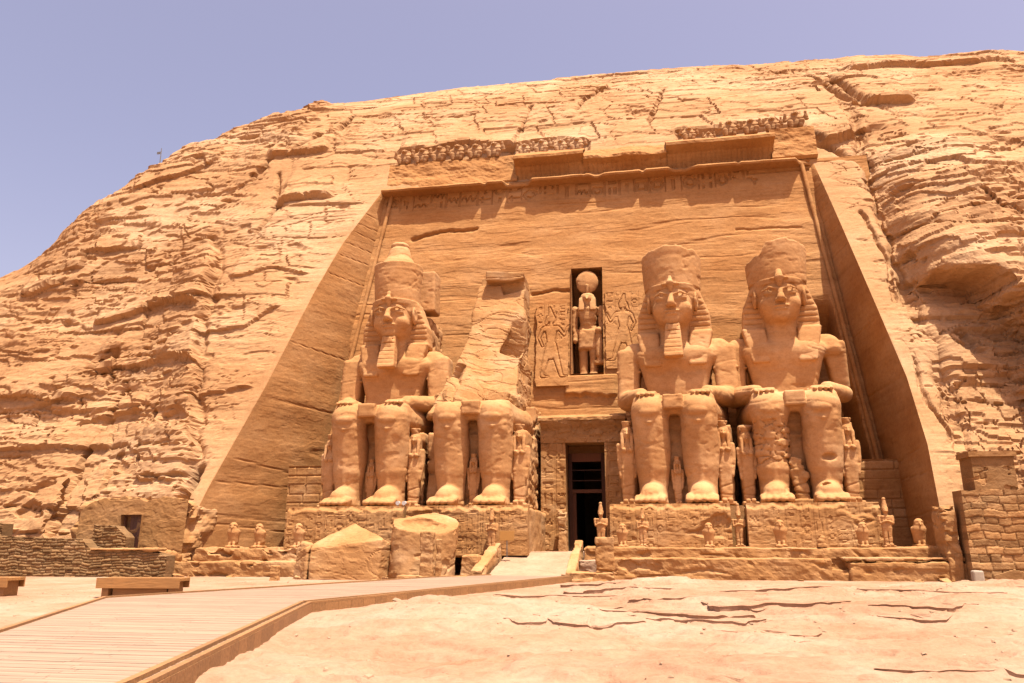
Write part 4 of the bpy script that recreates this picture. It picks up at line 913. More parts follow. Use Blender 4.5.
# ================================================================== TERRACE, STEPS
def slab_rock(name, lo, hi, label, cat, mat='block', h=.09, chip=.12, seed=0, lump=.1, group=None, fine=.05, strata=.05, r=.06):
    c = [(a + b) / 2 for a, b in zip(lo, hi)]; hs = [(b - a) / 2 for a, b in zip(lo, hi)]
    v = Vol([-q - .35 for q in hs], [q + .35 for q in hs], h); v.add(bx((0, 0, 0), hs, r), 0)
    o = solid(name, v, M[mat], None, (c[0] + seed, c[1], c[2]), smooth=False, fine=fine, strata=strata, lump=lump, chip=chip); o.location = c
    return tag(o, label, cat, group)
slab_rock('terrace', (-4.1, 46.4, .2), (15.9, 49.4, 2.18), 'long upper terrace of weathered stone along the foot of the right plinths', 'terrace', 'plinth', seed=1)
slab_rock('terrace_step', (-3.3, 45.1, .2), (8.9, 46.7, 1.62), 'lower terrace step of reddish stone right of the entrance ramp', 'step', 'plinth', seed=2)
slab_rock('terrace_step', (9.8, 45.1, .2), (15.8, 46.7, 1.42), 'lower terrace step near the coursed masonry wall on the right', 'step', 'plinth', seed=3)
slab_rock('terrace_step', (8.7, 45.3, .2), (9.9, 46.7, 1.05), 'low broken section of terrace step between the two long right steps', 'step', 'plinth', seed=4)
slab_rock('coping_slab', (9.6, 45.2, 1.5), (15.7, 46.35, 1.68), 'thin pale coping slab lying on the right terrace step', 'slab', 'block', h=.06, chip=.08, lump=.05)
slab_rock('terrace', (-28.0, 46.3, .2), (-20.4, 49.0, 2.12), 'upper terrace with crumbled edge left of the cracked boulder', 'terrace', 'block', seed=5, lump=.22, chip=.3)
slab_rock('terrace_step', (-29.0, 44.9, .2), (-19.2, 46.5, 1.35), 'lower terrace step with eroded rim left of the cracked boulder', 'step', 'block', seed=6, lump=.2, chip=.2)
slab_rock('stone_block', (-30.4, 44.6, .3), (-28.6, 46.3, 1.95), 'squat brown stone block at the left end of the left terrace', 'block', 'block', seed=7, lump=.2, chip=.3, r=.3)
def ramp():
    xs = np.arange(-8.95, -4.75, .08); ys = np.concatenate([[43.0], np.arange(43.05, 50.3, .06)]); X, Y = np.meshgrid(xs, ys); t = np.clip((Y - 43.2) / 6.6, 0, 1)
    st_ = t * 7; tr = np.floor(st_) + sstep(.0, .25, st_ - np.floor(st_)); Z = .66 + 1.24 * (.75 * t + .25 * tr / 7) + .02 * fbm2(X * 1.2, Y * 1.2, 4) + .03 * plates(fbm2(X * .5, Y * .9, 3), 3, .1); Z[0] = .3
    tag(link('entrance_ramp', qmesh('entrance_ramp', np.stack([X, Y, Z], -1).reshape(-1, 3), grid_quads(*X.shape), False), M['paving']), 'broad pale ramp of shallow worn treads leading up to the dark doorway', 'ramp')
ramp()
def parapet(x0, x1, ya, za, yb, zb, label):
    w_ = x1 - x0; v = Vol((-w_ / 2 - .4, ya - .4, 0), (w_ / 2 + .4, yb + .4, max(za, zb) + .5), .07)
    v.add(bx((0, (ya + yb) / 2, 1.0), (w_ / 2, (yb - ya) / 2, 3), .08), 0); v.cut(lambda x, y, z: (z - (za + (zb - za) * np.clip((y - ya) / (yb - ya), 0, 1))) * .95 + 0 * x)
    o = solid('ramp_parapet', v, M['block'], None, (x0, 0, 0), smooth=False, fine=.03, strata=.03, lump=.06, chip=.06); o.location = ((x0 + x1) / 2, 0, 0); tag(o, label, 'wall')
parapet(-9.75, -9.1, 42.6, 1.0, 48.4, 2.55, 'sloping stone parapet on the left side of the entrance steps')
parapet(-4.7, -4.2, 42.4, .95, 47.8, 2.6, 'sloping stone parapet on the right side of the entrance steps')
slab_rock('stone_block', (-4.2, 44.6, .3), (-2.9, 46.2, 1.5), 'pale squared block beside the right ramp parapet', 'block', 'paving', seed=9, lump=.05, chip=.05, h=.06)
slab_rock('stone_step', (-4.4, 41.9, .3), (-2.2, 43.6, .95), 'low stepped stone under the upright stele', 'step', 'block', seed=10, lump=.08, h=.06)
slab_rock('flat_stone', (-4.3, 41.0, .3), (-3.2, 41.8, .72), 'small flat stone lying in front of the upright stele', 'stone', 'block', seed=11, lump=.06, h=.05)
slab_rock('stone_stele', (-3.15, 42.3, .9), (-2.15, 42.8, 2.72), 'upright worn stele standing right of the entrance steps', 'stele', 'plinth', seed=12, lump=.05, h=.05, chip=.05)
slab_rock('door_stone', (-6.6, 55.2, 1.8), (-6.0, 56.4, 4.6), 'upright broken slab leaning before the left door jamb', 'slab', 'block', seed=13, lump=.12, h=.07)

# ------------------------------------------------------------------ fallen fragments
def convex(name, planes, lo, hi, label, cat, mat='block', h=.075, seed=0, disp=.35, n=5, extra=None):
    v = Vol(lo, hi, h); v.d[:] = -9
    for nrm, dd in planes:
        nn = np.array(nrm, float); nn /= np.linalg.norm(nn); v.cut(lambda x, y, z: nn[0] * x + nn[1] * y + nn[2] * z - dd)
    if extra: extra(v)
    V, Q = v.mesh(); N = vnormals(V, Q); X, Y, Z = V.T
    d = disp * plates(fbm3(X * .4 + seed, Y * .4, Z * 1.2, 4, .5), n, .08) - .025 * sstep(.05, 0, abs(n3(X * .4 + seed, Y * .4, Z * .9))) + .03 * fbm3(X * 1.5 + seed, Y * 1.5, Z * 2.4, 3); V = V + N * d[:, None]
    return tag(link(name, qmesh(name, V, Q, False), M[mat]), label, cat)
o = convex('cracked_boulder', [((-.75, -.9, .1), 2.3), ((-1, .1, .05), 2.55), ((.0, -1, .12), 1.5), ((1, -.25, .0), 2.2), ((.55, .2, 1.0), 2.35), ((-.45, -.2, 1.0), 2.3), ((-.1, -.45, 1.0), 2.0), ((0, 1, .1), 2.2), ((.9, -.3, -.7), 1.9), ((0, 0, -1), .4)], (-3.6, -3, -.6), (3.4, 3, 3.6), 'huge cracked boulder with pale top left of the fallen head fragment', 'boulder', seed=3, disp=.07, n=4,
           extra=lambda v: v.sub(bx((-1.62, -1.5, .6), (.05, 1.6, 2.2), .02, (0, 0, .15)), .03))
o.location = (-16.75, 43.6, .45); o.scale = (1.13, 1.08, 1.15)
slab_rock('rock_fragment', (-19.9, 43.2, .3), (-18.9, 44.3, 1.5), 'small pale rock against the left end of the cracked boulder', 'rock', 'block', seed=20, lump=.3, r=.3, h=.06)
slab_rock('rock_fragment', (-20.8, 45.2, 1.0), (-19.8, 46.4, 2.5), 'rounded brown rock on the left terrace step', 'rock', 'block', seed=24, lump=.25, r=.35, h=.06)
def headfrag():
    v = Vol((-2.6, -2.6, -.3), (2.6, 2.6, 4.4), .07)
    v.add(frus((0, 0), -.2, 4.2, 1.78, 1.86, 1.0, .25), 0); v.add(bx((.1, .9, 2.0), (1.5, 1.0, 2.0), .6, (0, .03, .15)), .2)
    v.cut(lambda x, y, z: (-.42 * y + .9 * z - 2.75 - .10 * n2(x * .9, y * .9)) + 0 * x); v.cut(lambda x, y, z: .25 * x + .95 * z - 3.75 + 0 * y)
    v.sub(ell((-.1, -1.0, 3.15), (1.45, 1.75, .75)), .06); v.cut(lambda x, y, z: -.35 * x + .0 * y + .94 * z - 3.55)
    o = solid('fallen_head_fragment', v, M['block'], None, (5, 3, 0), smooth=False, fine=.02, strata=.02, lump=.1, chip=.06)
    o.location = (-12.75, 43.6, .5); o.rotation_euler = (R(-6), R(4), R(12)); tag(o, 'rounded fallen head fragment with a curved broken rim, in front of the shattered colossus', 'statue fragment')
headfrag()
slab_rock('stone_post', (-12.05, 40.9, .5), (-11.35, 41.4, 3.0), 'tall upright squared stone post standing in front of the fallen head fragment', 'post', 'plinth', seed=14, lump=.05, h=.05, chip=.08)
slab_rock('stone_post', (-11.3, 41.25, .5), (-11.02, 41.6, 2.6), 'slim stone post just right of the tall post before the fallen head', 'post', 'plinth', seed=15, lump=.04, h=.04, chip=.05)
slab_rock('kerb_stone', (-13.2, 40.7, .4), (-9.6, 41.7, .8), 'long low pale kerb stone at the foot of the two stone posts', 'kerb', 'block', seed=16, lump=.06, h=.06)
slab_rock('rock_fragment', (-10.6, 43.8, .3), (-9.7, 45.6, 1.75), 'brown block between the fallen head and the ramp parapet', 'rock', 'block', seed=17, lump=.15, h=.07)
slab_rock('marker_block', (-20.1, 40.6, .4), (-19.65, 41.0, 1.25), 'little upright square marker stone on the sand before the left terrace', 'block', 'block', seed=18, lump=.03, h=.04, chip=.02)
slab_rock('marker_block', (15.1, 43.6, .4), (15.6, 44.0, 1.1), 'pale concrete block at the foot of the coursed masonry wall', 'block', 'concrete', seed=19, lump=.02, h=.05, chip=.02, strata=.0, fine=.01)
rs = np.random.RandomState(3)
for i in range(1): pass

# ------------------------------------------------------------------ falcons and mummiform figures on the terraces
def falcon():
    v = Vol((-.8, -.8, -.1), (.8, .8, 2), .035); v.add(bx((0, 0, .08), (.36, .45, .08), .03), 0); v.add(rc((0, .05, .45), (0, -.02, 1.0), .34, .38, (1, .85, 1)), .08); v.add(ell((0, -.05, 1.38), (.27, .28, .25)), .1); v.add(rc((0, -.28, 1.36), (0, -.42, 1.27), .07, .03), .04)
    v.add(rc((.28, .12, 1.05), (.2, .3, .3), .16, .09), .06, True); v.add(rc((.14, -.18, .3), (.14, -.24, .12), .1, .09), .05, True); v.sub(rc((.12, -.3, 1.42), (.2, -.24, 1.42), .04, .04), .02, True); return v
fal = solid('falcon_statue', falcon(), M['statue'], None, (0, 9, 0), fine=.02, strata=.02, lump=.06, chip=.04)
tag(fal, '', 'statue', 'falcon statues along the terraces')
for i, (x, y, z, s, lab) in enumerate([(13.95, 47.2, 2.18, .92, 'pale falcon statue at the far right end of the right terrace'), (11.05, 47.1, 2.18, .82, 'falcon statue before the right end of the beardless colossus plinth'), (6.75, 47.1, 2.18, .9, 'falcon statue before the left half of the beardless colossus plinth'), (2.9, 47.1, 2.18, .82, 'worn falcon statue before the right half of the plinth beside the doorway'), (-1.9, 47.1, 2.18, .8, 'worn falcon statue before the left part of the plinth beside the doorway'),
                                (-26.0, 47.3, 2.12, .95, 'falcon statue on the left terrace against the shaded side wall'), (-24.4, 47.6, 2.12, .9, 'half lost falcon statue on the left terrace, right of the pale falcon'), (-21.6, 47.2, 2.12, .9, 'falcon statue beside the left corner of the leftmost plinth')]):
    o = fal if i == 0 else dup(fal)
    o.location = (x, y, z); o.scale = (s, s, s); o['label'] = lab; o.rotation_euler = (0, 0, rs.uniform(-.2, .2))
osi = small_statue('mummiform_statue', 'osiris', 'tall mummiform statue in a pointed crown standing at the right end of the terrace', 'statue', 'mummiform statues along the terrace')
OS = [(12.3, 47.1, 2.18, .43, None), (-3.1, 46.9, 2.18, .41, 'mummiform statue standing beside the dark doorway at the left end of the right terrace'), (-.75, 47.1, 2.18, .36, 'slim mummiform statue before the middle of the plinth beside the doorway'), (4.7, 48.6, 2.18, .4, 'mummiform statue in the dark slot between the two right plinths'), (-9.6, 47.5, 1.9, .42, 'mummiform statue against the plinth of the shattered colossus')]
for i, (x, y, z, s, lab) in enumerate(OS):
    o = osi if i == 0 else dup(osi)
    o.location = (x, y, z); o.scale = (s * 1.15, s * 1.15, s)
    if lab: o['label'] = lab
v = Vol((-.4, -.4, -.1), (.4, .4, .7), .03); v.add(bx((0, 0, .1), (.25, .25, .1), .03), 0); v.add(ell((0, 0, .3), (.2, .24, .22)), .08); v.add(ell((.06, -.05, .5), (.12, .13, .12)), .05)
o = solid('statue_stub', v, M['block'], None, lump=.06); o.location = (8.85, 47.0, 2.16); tag(o, 'small pale broken statue stub on the right terrace', 'statue fragment')

# ------------------------------------------------------------------ falcon headed god in the niche
def god():
    o = empty('niche_god_statue', (-4.72, 62.2, NICHE[2] - .02), 'falcon headed god carrying a large disc, standing in the niche over the doorway', 'statue')
    v = Vol((-1.4, -1.6, -.1), (1.4, 1.6, 8), .06)
    v.add(rc((.42, -.1, .4), (.42, -.05, 2.0), .33, .36), .05); v.add(rc((.42, -.05, 2.0), (.38, .1, 3.9), .36, .46), .1); v.add(rc((-.42, .15, .4), (-.42, .15, 2.0), .33, .36), .05); v.add(rc((-.42, .15, 2.0), (-.38, .15, 3.9), .36, .46), .1)
    v.add(bx((.42, -.45, .15), (.3, .6, .18), .1), .1); v.add(bx((-.42, -.1, .15), (.3, .6, .18), .1), .1); v.add(bx((0, .2, -.02), (1.15, 1.1, .12), .04), 0)
    v.add(tpz(2.3, 4.0, .82, .7, -.5, .55, -.45, .55, 0, 0, .2), .1); v.add(ell((0, .1, 4.7), (.68, .5, .9)), .2); v.add(tpz(4.7, 5.9, .6, .92, -.4, .5, -.5, .55, 0, 0, .25), .2)
    v.add(rc((1.05, .15, 5.75), (1.1, .1, 4.4), .3, .25), .1, True); v.add(rc((1.1, .1, 4.4), (1.05, -.15, 3.2), .25, .2), .1, True); v.add(ell((1.05, -.2, 3.05), (.2, .24, .24)), .05, True)
    v.add(rc((0, .1, 5.8), (0, 0, 6.5), .42, .38), .1); v.add(ell((0, -.05, 6.65), (.46, .52, .46)), .1); v.add(rc((0, -.5, 6.6), (0, -.85, 6.4), .16, .06), .08)
    solid('body', v, M['statue'], o, (1, 70, 0), fine=.025, strata=.02, lump=.06, chip=.05)
    v = Vol((-1.3, -1.2, 4.8), (1.3, 1.2, 7.6), .06); v.add(ell((0, .12, 6.75), (.58, .5, .45)), 0); v.add(tpz(5.5, 6.7, .26, .24, -.62, .1, -.3, .3, .46, .42, .08), .1, True); v.add(tpz(5.6, 6.8, .7, .6, .1, .6, .1, .6, 0, 0, .1), .1); v.sub(ell((0, -.55, 6.5), (.36, .4, .45)), .05)
    solid('headdress', v, M['statue'], o, (1, 71, 0), fine=.02, strata=.02, lump=.03)
    v = Vol((-1.2, -.6, 6.9), (1.2, .9, 9.2), .06); v.add(ell((0, .15, 8.1), (.93, .34, .98)), 0); v.add(rc((0, -.2, 7.2), (0, -.25, 7.7), .1, .12), .05); solid('sun_disc', v, M['statue'], o, (1, 72, 0), fine=.02, strata=.0, lump=.05, chip=.06)
    v = Vol((-.5, -.9, -.1), (.5, .6, 3.6), .06); v.add(rc((0, -.2, .2), (0, -.1, 2.4), .26, .3), 0); v.add(ell((0, -.2, 2.75), (.32, .4, .35)), .05); v.add(bx((0, -.2, .1), (.4, .5, .14), .05), .05)
    s_ = solid('staff_emblem', v, M['statue'], o, (1, 73, 0), fine=.03, strata=.02, lump=.07, chip=.06); s_.location = (.9, -.35, 1.0)
god()

# ------------------------------------------------------------------ baboons on the cornice
def baboon():
    v = Vol((-1.0, -.8, -.1), (1.0, .8, 2.2), .045); v.add(ell((0, .15, .62), (.42, .42, .62)), 0); v.add(ell((0, .1, 1.15), (.46, .38, .42)), .12); v.add(ell((0, -.12, 1.58), (.27, .3, .27)), .06); v.add(rc((0, -.32, 1.53), (0, -.55, 1.45), .15, .1), .05); v.add(ell((0, .12, 1.5), (.42, .25, .42)), .06)
    v.add(rc((.42, .05, 1.3), (.66, -.12, .95), .15, .13), .05, True); v.add(rc((.68, -.12, .98), (.62, -.3, 1.5), .13, .11), .05, True); v.add(ell((.62, -.32, 1.56), (.12, .08, .13)), .03, True)
    v.add(rc((.3, -.1, .2), (.36, -.42, .62), .17, .17), .08, True); v.add(rc((.36, -.42, .62), (.3, -.42, .1), .15, .13), .05, True); v.sub(ell((.1, -.38, 1.65), (.06, .06, .05)), .02, True); return v
bab = solid('baboon_statue', baboon(), M['cliff'], None, (0, 20, 0), fine=.03, strata=.02, lump=.08, chip=.05)
tag(bab, '', 'statue', 'carved baboons along the top of the facade')
ords = ['first', 'second', 'third', 'fourth', 'fifth', 'sixth']
BB = [(x, 36.5, 65.0, 1.0, ords[i] + ' carved baboon from the left in the long left row on the cornice') for i, x in enumerate((-21.6, -19.9, -18.25, -16.55, -14.85, -13.1))]
BB += [(x, 36.4, 65.0, s, ords[i] + ' carved baboon from the left in the short middle row on the cornice') for i, (x, s) in enumerate(((-10.3, .8), (-8.7, .95), (-7.0, .85), (-5.5, .9)))]
BB += [(4.3, 36.55, 65.0, .85, 'lone carved baboon at the left end of the right row on the cornice'), (6.0, 36.4, 65.2, .6, 'stunted broken carved baboon in the right row on the cornice'), (7.75, 36.6, 65.0, .95, 'carved baboon just right of the broken one on the cornice'), (9.6, 36.65, 65.0, .95, 'carved baboon in the middle of the right row on the cornice'), (11.35, 36.7, 65.0, .9, 'carved baboon second from the right end on the cornice'), (13.3, 36.85, 65.0, 1.05, 'carved baboon on a raised corner block at the right end of the cornice')]
for i, (x, z, y, s, lab) in enumerate(BB):
    o = bab if i == 0 else dup(bab)
    o.location = (x, y, z); o.scale = (s * 1.25, s, s * .88 * rs.uniform(.95, 1.05)); o.rotation_euler = (0, 0, rs.uniform(-.15, .15)); o['label'] = lab

# ================================================================== RIGHT MASONRY WALL
def rubble(seed, cw, ch, dep=.08, plaster=None):
    def cell(u, v):
        vv = v + .16 * fbm2(u * .7 + seed, v * .6, 3); r = np.floor(vv / ch).astype(int); jo = RND[(r * 37 + seed) & 4095, 0] * cw * 2; wv = cw * (.65 + .8 * RND[(r * 11 + seed * 3) & 4095, 1])
        uu = u + jo + .09 * fbm2(u * .9 + seed, v * 1.4 + 9, 3); c = np.floor(uu / wv).astype(int); fu = (uu / wv - c) * wv; fv = (vv / ch - r) * ch
        e = np.minimum(np.minimum(fu, wv - fu), np.minimum(fv, ch - fv)); return e, h2(r + seed, c)
    def hf(u, v):
        e, k = cell(u, v); b = dep * (sstep(0, .06, e) - 1) + .07 * (RND[k, 2] - .5) + .03 * fbm2(u * 2, v * 2.4 + seed, 4)
        if plaster is not None: b = np.where(plaster(u, v), .045 + .02 * fbm2(u * 1.5, v * 1.5, 3), b)
        return b
    def tint(u, v):
        e, k = cell(u, v); t = (.70 + .55 * RND[k, 3]) * (.72 + .28 * sstep(.0, .04, e))
        if plaster is not None: t = np.where(plaster(u, v), .8, t)
        return t.ravel() if False else t
    return hf, tint
rw = empty('masonry_wall', (15.35, 44.3, .4), 'tall coursed rubble wall with a plastered pier on top at the right edge', 'wall')
hf, tn2 = rubble(5, .82, .36, .04, lambda u, v: (v < .55 + .25 * n2(u * .8, u * 0 + 3)) & (u > .9))
panel('wall_face', M['masonry'], rw, (0, 0, 0), 11, 4.65, 1.3, .045, hf, tint=tn2, lean=.03, top=lambda u: 4.62 + .12 * fbm2(u * 1.4, u * 0, 3))
hf, tn2 = rubble(8, .8, .34, .03, lambda u, v: (fbm2(u * 1.3 + 3, v * 1.9 + 4.2, 2) < .22) | (v > 1.35))
panel('pier', M['masonry'], rw, (.75, .35, 4.55), 2.0, 1.75, 1.6, .04, hf, tint=tn2, lean=.02)
slb = panel('pier_cap', M['plaster'], rw, (.62, .22, 6.3), 2.26, .26, 1.8, .05, lambda u, v: .03 * fbm2(u * 1.5, v * 2, 3))
slab_rock('rough_pier', (14.5, 45.0, .3), (15.2, 46.6, 4.3), 'rough narrow stack of stone at the left end of the tall coursed wall', 'pier', 'plinth', seed=31, lump=.12, chip=.15)

# ================================================================== LEFT WALLS, CHAPEL
lw = empty('dry_stone_wall', (-46, 43.2, .35), 'long low dry stone wall of thin grey brown courses at the left edge', 'wall')
hf, tn2 = rubble(15, .55, .17, .05)
panel('wall_face', M['oldbrick'], lw, (0, 0, 0), 18.2, 2.4, .9, .05, hf, tint=tn2, top=lambda u: np.interp(u, [0, 7, 12.6, 13.2, 17, 18.2], [2.5, 2.45, 2.28, 1.72, 1.6, 1.35]) + .06 * fbm2(u * 1.6, u * 0, 3), lean=.04)
panel('upper_course', M['oldbrick'], lw, (12.6, .9, 1.2), 2.3, 1.9, .8, .05, hf, tint=tn2, top=lambda u: np.interp(u, [0, 1.5, 2.3], [1.95, 1.85, 1.2]) + .08 * fbm2(u * 2, u * 0, 2))
slab_rock('wall_coping', (-32.8, 43.15, 1.98), (-28.3, 44.0, 2.12), 'bright thin coping on the low right part of the dry stone wall', 'slab', 'block', h=.05, lump=.06, chip=.05)
lw2 = empty('dry_stone_wall', (-46, 44.6, .35), 'higher dry stone wall end behind the wooden ladder at the left edge', 'wall')
hf, tn2 = rubble(19, .5, .2, .06); panel('wall_face', M['oldbrick'], lw2, (0, 0, 0), 5.9, 3.2, .9, .05, hf, tint=tn2, top=lambda u: 3.2 + .2 * fbm2(u * .9, u * 0, 3))
ch = empty('chapel_front', (-36.2, 46.2, .4), 'plastered mud brick chapel front with a small doorway, left of the great recess', 'building')
CD = (3.05, 4.5, 1.3, 3.75)
def chapel():
    W, H = 7.5, 5.3; res = .06; xs = np.arange(0, W, res); zs = np.arange(0, H, res)
    for e in CD[:2]: xs[np.argmin(abs(xs - e))] = e
    for e in CD[2:]: zs[np.argmin(abs(zs - e))] = e
    X, Z = np.meshgrid(xs, zs); top = np.interp(X, [0, .4, 1.5, 3, 4.2, 4.6, 5.6, 7.6, 8.6], [4.0, 4.5, 4.75, 4.85, 4.7, 4.55, 4.9, 4.6, 4.4]) + .25 * fbm2(X * 1.4, X * 0, 3)
    Zt = np.minimum(Z, top); d = .05 * fbm2(X * .8, Z * 1.1, 4) + .06 * plates(fbm2(X * .4 + 4, Z * .7, 3), 3) + .01 * fbm2(X * 5, Z * 5, 2) - np.maximum(0, Z - top) * 1.2
    Y = -d + .06 * Zt; cx = (X[:-1, :-1] + X[1:, 1:]) / 2; cz = (Z[:-1, :-1] + Z[1:, 1:]) / 2; mk = ~((cx > CD[0]) & (cx < CD[1]) & (cz > CD[2]) & (cz < CD[3]))
    link('chapel_wall', qmesh('chapel_wall', np.stack([X, Y, Zt], -1).reshape(-1, 3), grid_quads(*X.shape, mk), False), M['plaster'], ch)
    a, b, c, e = CD; V = np.array([(a, -.05, c), (b, -.05, c), (b, -.0, e), (a, -.0, e), (a, 1.3, c), (b, 1.3, c), (b, 1.3, e), (a, 1.3, e)], float); link('door_recess', qmesh('door_recess', V, np.array([[0, 1, 5, 4], [1, 2, 6, 5], [2, 3, 7, 6], [3, 0, 4, 7], [4, 5, 6, 7]]), False), M['plaster'], ch)
    mb = MB()
    for i in range(4): mb.box((a + .42 + i * .25, .45, c), (a + .655 + i * .25, .53, e - .08), .8 + .4 * random.random())
    d_ = mb.build('door', M['doorwood'], ch); MB().box((a + .5, .4, c + 1.1), (a + .58, .45, c + 1.35)).build('handle', M['metal'], d_)
    MB().box((a, .38, e - .1), (b, .56, e)).box((a, .38, c), (a + .1, .56, e - .1)).build('door_frame', M['doorwood'], ch)
chapel()
# infill behind the chapel so that it grows out of the cliff
slab_rock('chapel_rubble', (-37.0, 46.75, .2), (-28.9, 50.6, 5.0), 'rubble packed between the chapel front and the cliff', 'rubble', 'block', h=.14, lump=.4, chip=.3, r=.5)
ld = empty('wooden_ladder', (-41.0, 42.75, .5), 'small wooden ladder leaning on the dry stone wall at the left edge', 'ladder')
for x in (-.42, .42): MB().hexa([(x - .05, -.3, 0), (x + .05, -.3, 0), (x - .05, -.22, 0), (x + .05, -.22, 0), (x - .05, .25, 2.3), (x + .05, .25, 2.3), (x - .05, .33, 2.3), (x + .05, .33, 2.3)], .9).build('rail', M['timber'], ld)
for i in range(5): MB().tube((-.42, -.2 + i * .1, .3 + i * .42), (.42, -.2 + i * .1, .3 + i * .42), .035).build('rung', M['timber'], ld)

# ================================================================== BOARDWALK AND BENCHES
LE = [(-8.4, 3.0), (-11.96, 13.63), (-16.47, 22.68), (-10.8, 40.2), (-8.75, 43.15)]; RE = [(-4.4, 3.0), (-5.86, 9.04), (-9.49, 21.74), (-4.6, 40.2), (-4.3, 42.0), (-4.75, 43.15)]
def ex(L_, y): return np.interp(y, [p[1] for p in L_], [p[0] for p in L_])
bw = bpy.data.objects.new('boardwalk_path', None); COL.objects.link(bw); tag(bw, kind='structure')
mb = MB(); y = 3.0; DZ = .75
while y < 43.1:
    y2 = min(y + .142, 43.12); a0, a1, b0, b1 = ex(LE, y), ex(LE, y2), ex(RE, y), ex(RE, y2); z = DZ + random.uniform(-.003, .003)
    nseg = 3; t = [0, random.uniform(.25, .4), random.uniform(.6, .75), 1]
    for i in range(nseg):
        p0, p1 = a0 + (b0 - a0) * t[i] + .004, a0 + (b0 - a0) * t[i + 1] - .004; q0, q1 = a1 + (b1 - a1) * t[i] + .004, a1 + (b1 - a1) * t[i + 1] - .004
        mb.hexa([(p0, y, z - .035), (p1, y, z - .035), (q0, y2, z - .035), (q1, y2, z - .035), (p0, y, z), (p1, y, z), (q0, y2, z), (q1, y2, z)], random.uniform(.86, 1.08))
    y += .152
mb.build('deck', M['deck'], bw)
def edge_run(L_, side, zlo, ztop, w_, name, tints=(.85, 1.1), step=1.15, inset=0.):
    mb = MB()
    for (ax, ay), (cx, cy) in zip(L_[:-1], L_[1:]):
        ln = math.hypot(cx - ax, cy - ay); dx, dy = (cx - ax) / ln, (cy - ay) / ln; nx, ny = (dy * side, -dx * side); n = max(1, round(ln / step))
        for i in range(n):
            s0, s1 = ln * i / n + .006, ln * (i + 1) / n - .006; t = random.uniform(*tints)
            P = [(ax + dx * s + nx * (inset + o), ay + dy * s + ny * (inset + o), z) for z in (zlo, ztop) for o in (0, w_) for s in (s0, s1)]; mb.hexa(P, t)
    return mb.build(name, M['timber'], bw)
edge_run(RE, 1, .32, .73, .05, 'fascia', step=.62); edge_run(RE, 1, .735, .79, .10, 'edge_beam', step=2.4, inset=-.06); edge_run(RE, -1, .752, .81, .10, 'edge_rail', step=2.4, inset=.16)
edge_run(LE, -1, .32, .70, .05, 'fascia', step=.62); edge_run(LE, -1, .70, .80, .11, 'edge_beam', step=2.4, inset=-.04)
MB().box((-20.6, 2.9, .4), (-3.9, 3.0, .5)).build('cross_beam', M['timber'], bw)
def bench(loc, rz, label):
    o = empty('wooden_bench', loc, label, 'bench', 'timber benches beside the boardwalk', rz); sl = MB()
    for i in range(4): sl.box((-1.52, -.32 + i * .165, .44), (1.52, -.165 + i * .165, .52), random.uniform(.9, 1.1))
    sl.build('seat', M['bench'], o, bev=.006); MB().box((-1.5, -.345, .26), (1.5, -.30, .53), 1).build('front_board', M['bench'], o, bev=.006); MB().box((-1.5, .34, .26), (1.5, .38, .53), .95).build('back_board', M['bench'], o, bev=.006)
    for x in (-1.2, 1.2): MB().box((x - .12, -.26, 0), (x + .12, .3, .44), .85).build('leg', M['bench'], o, bev=.006)
    MB().box((-.98, -.16, .0), (.98, .2, .4), .9).build('base', M['bench'], o, bev=.006); o.scale = (1, 1.1, 1.3); return o
b1 = bench((-17.9, 26.6, .5), R(6), 'long low timber bench on the sand between the boardwalk bend and the dry stone wall')
b2 = dup(b1, (-24.15, 26.3, .5), R(-4), label='timber bench partly cut off at the left edge of the view')

# ================================================================== SMALL THINGS
sgn = empty('sign_stand', (-8.55, 48.0 - 1.2, 1.6), 'small ochre sign board on a thin post left of the doorway', 'sign')
MB().tube((0, 0, 0), (0, 0, 1.25), .03).build('post', M['metal'], sgn); MB().box((-.42, -.04, .95), (.42, .0, 1.5)).build('board', M['sign'], sgn, bev=.01)
for i, (x, lab) in enumerate(((-15.75, 'left one of two white floodlights on the plinth between the two left colossi'), (-15.35, 'right one of two white floodlights on the plinth between the two left colossi'))):
    f = empty('floodlight', (x, 48.5, PZ - .05), lab, 'lamp', 'floodlights on the plinths'); MB().tube((0, -.12, .22), (0, .14, .24), .13, .11, 12).build('lamp_housing', M['lamp'], f, smooth=False); MB().box((-.03, -.03, 0), (.03, .03, .14)).build('bracket', M['metal'], f)
# mast on the crest of the hill
az = np.arctan2(PL[0], PL[1]); el_ = (PL[2] - EYE) / np.hypot(PL[0], PL[1]); el_ = np.where(abs(az + .6284) < .004, el_, -9); k = np.unravel_index(np.argmax(el_), el_.shape)
ax_, ay_, az_ = PL[0][k], PL[1][k], PL[2][k]
an = empty('antenna_mast', (ax_, ay_, az_ - .3), 'thin antenna mast standing on the crest of the hill', 'antenna'); MB().tube((0, 0, 0), (0, 0, 2.0), .05, .035).build('pole', M['metal'], an); MB().box((-.45, -.04, 1.35), (-.1, .04, 1.6)).build('box', M['metal'], an)
MB().tube((-.4, 0, 1.6), (.05, 0, 1.6), .025).build('crossbar', M['metal'], an)
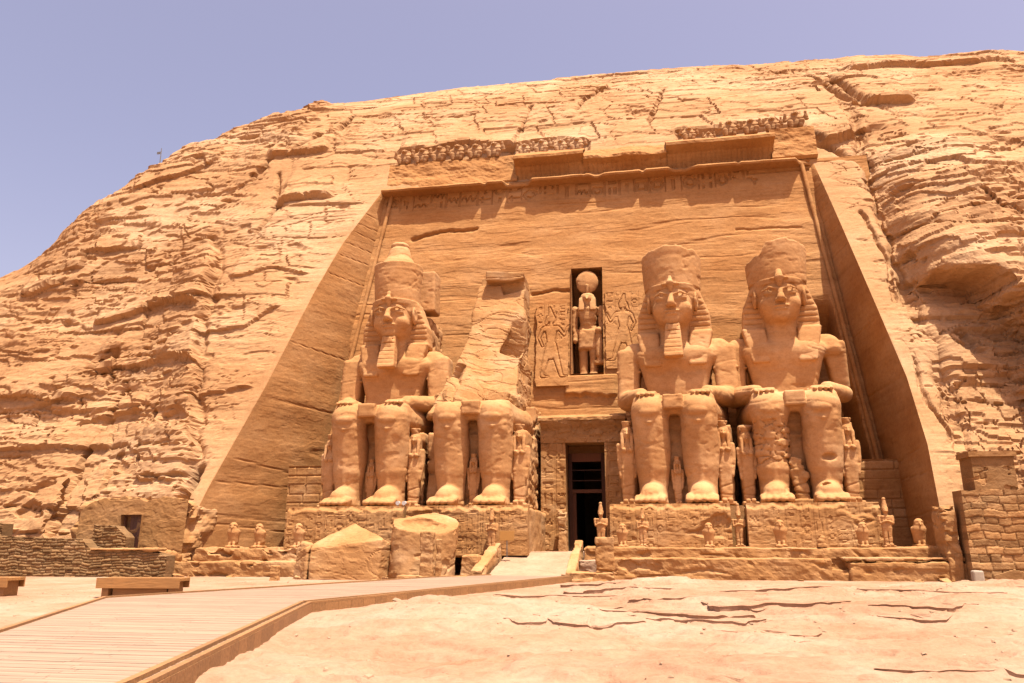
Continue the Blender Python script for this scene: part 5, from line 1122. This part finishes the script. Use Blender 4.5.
# loose stones: pebbles nobody could count, and a few larger ones
v = Vol((-1, -1, -.6), (1, 1, 1), .06); v.add(bx((0, 0, .1), (.6, .45, .35), .12, (.2, .1, .3)), 0); v.cut(lambda x, y, z: .6 * x + .5 * y + .6 * z - .42)
rk0 = solid('loose_rock', v, M['block'], None, (0, 5, 0), smooth=False, fine=.04, strata=.03, lump=.16, chip=.1); tag(rk0, 'small angular sandstone rock lying loose at the foot of the terraces and cliff', 'rock', 'loose rocks at the foot of the temple')
for i, (x, y, z, q) in enumerate(((-19.2, 42.4, .5, .5), (-14.2, 41.9, .5, .4), (-14.6, 41.6, .5, .25), (-10.3, 42.6, .5, .45), (-27.6, 44.2, .5, .5), (-26.9, 44.4, .5, .3), (-24.3, 44.3, .5, .35), (1.6, 44.6, .5, .3), (7.2, 44.5, .5, .28), (12.9, 44.6, .5, .36), (14.2, 44.9, .5, .5), (-31.5, 45.6, .5, .9), (-30.2, 46.2, .6, 1.1), (-29.0, 46.8, 1.4, .9))):
    o = rk0 if i == 0 else dup(rk0)
    o.location = (x, y, z); o.rotation_euler = (0, 0, i * 1.7); o.scale = (q * (1 + .2 * (i % 3)), q, q * (.8 + .15 * (i % 2)))
def pebbles():
    rs = np.random.RandomState(9); mb = MB()
    for i in range(3200):
        x = rs.uniform(-24, 16); y = 5 + 36 * rs.uniform() ** .8
        if ex(LE, y) - .3 < x < ex(RE, y) + .4: continue
        if float(n2(np.array(x * .25), np.array(y * .25))) < -.1 and i % 4: continue
        r = rs.uniform(.012, .04) * (1 + (rs.rand() > .96) * 1.2); z = float(ground_h(np.array([x]), np.array([y]))[0]) - .2 * r
        mt = Matrix.Translation((x, y, z)) @ Euler((rs.uniform(-.3, .3), rs.uniform(-.3, .3), rs.uniform(0, 6))).to_matrix().to_4x4()
        a, b, c = r * rs.uniform(.8, 1.8), r * rs.uniform(.7, 1.3), r * rs.uniform(.4, .9); e = .6
        mb.hexa([(-a, -b, 0), (a, -b, 0), (-a, b, 0), (a, b, 0), (-a * e, -b * e, c), (a * .7, -b * e, c * .9), (-a * .5, b * e, c), (a * e, b * .7, c * 1.1)], 1, mt)
    tag(mb.build('loose_pebbles', M['paving']), 'scattered loose pebbles and chips on the bare rock', 'pebbles', kind='stuff')
pebbles()
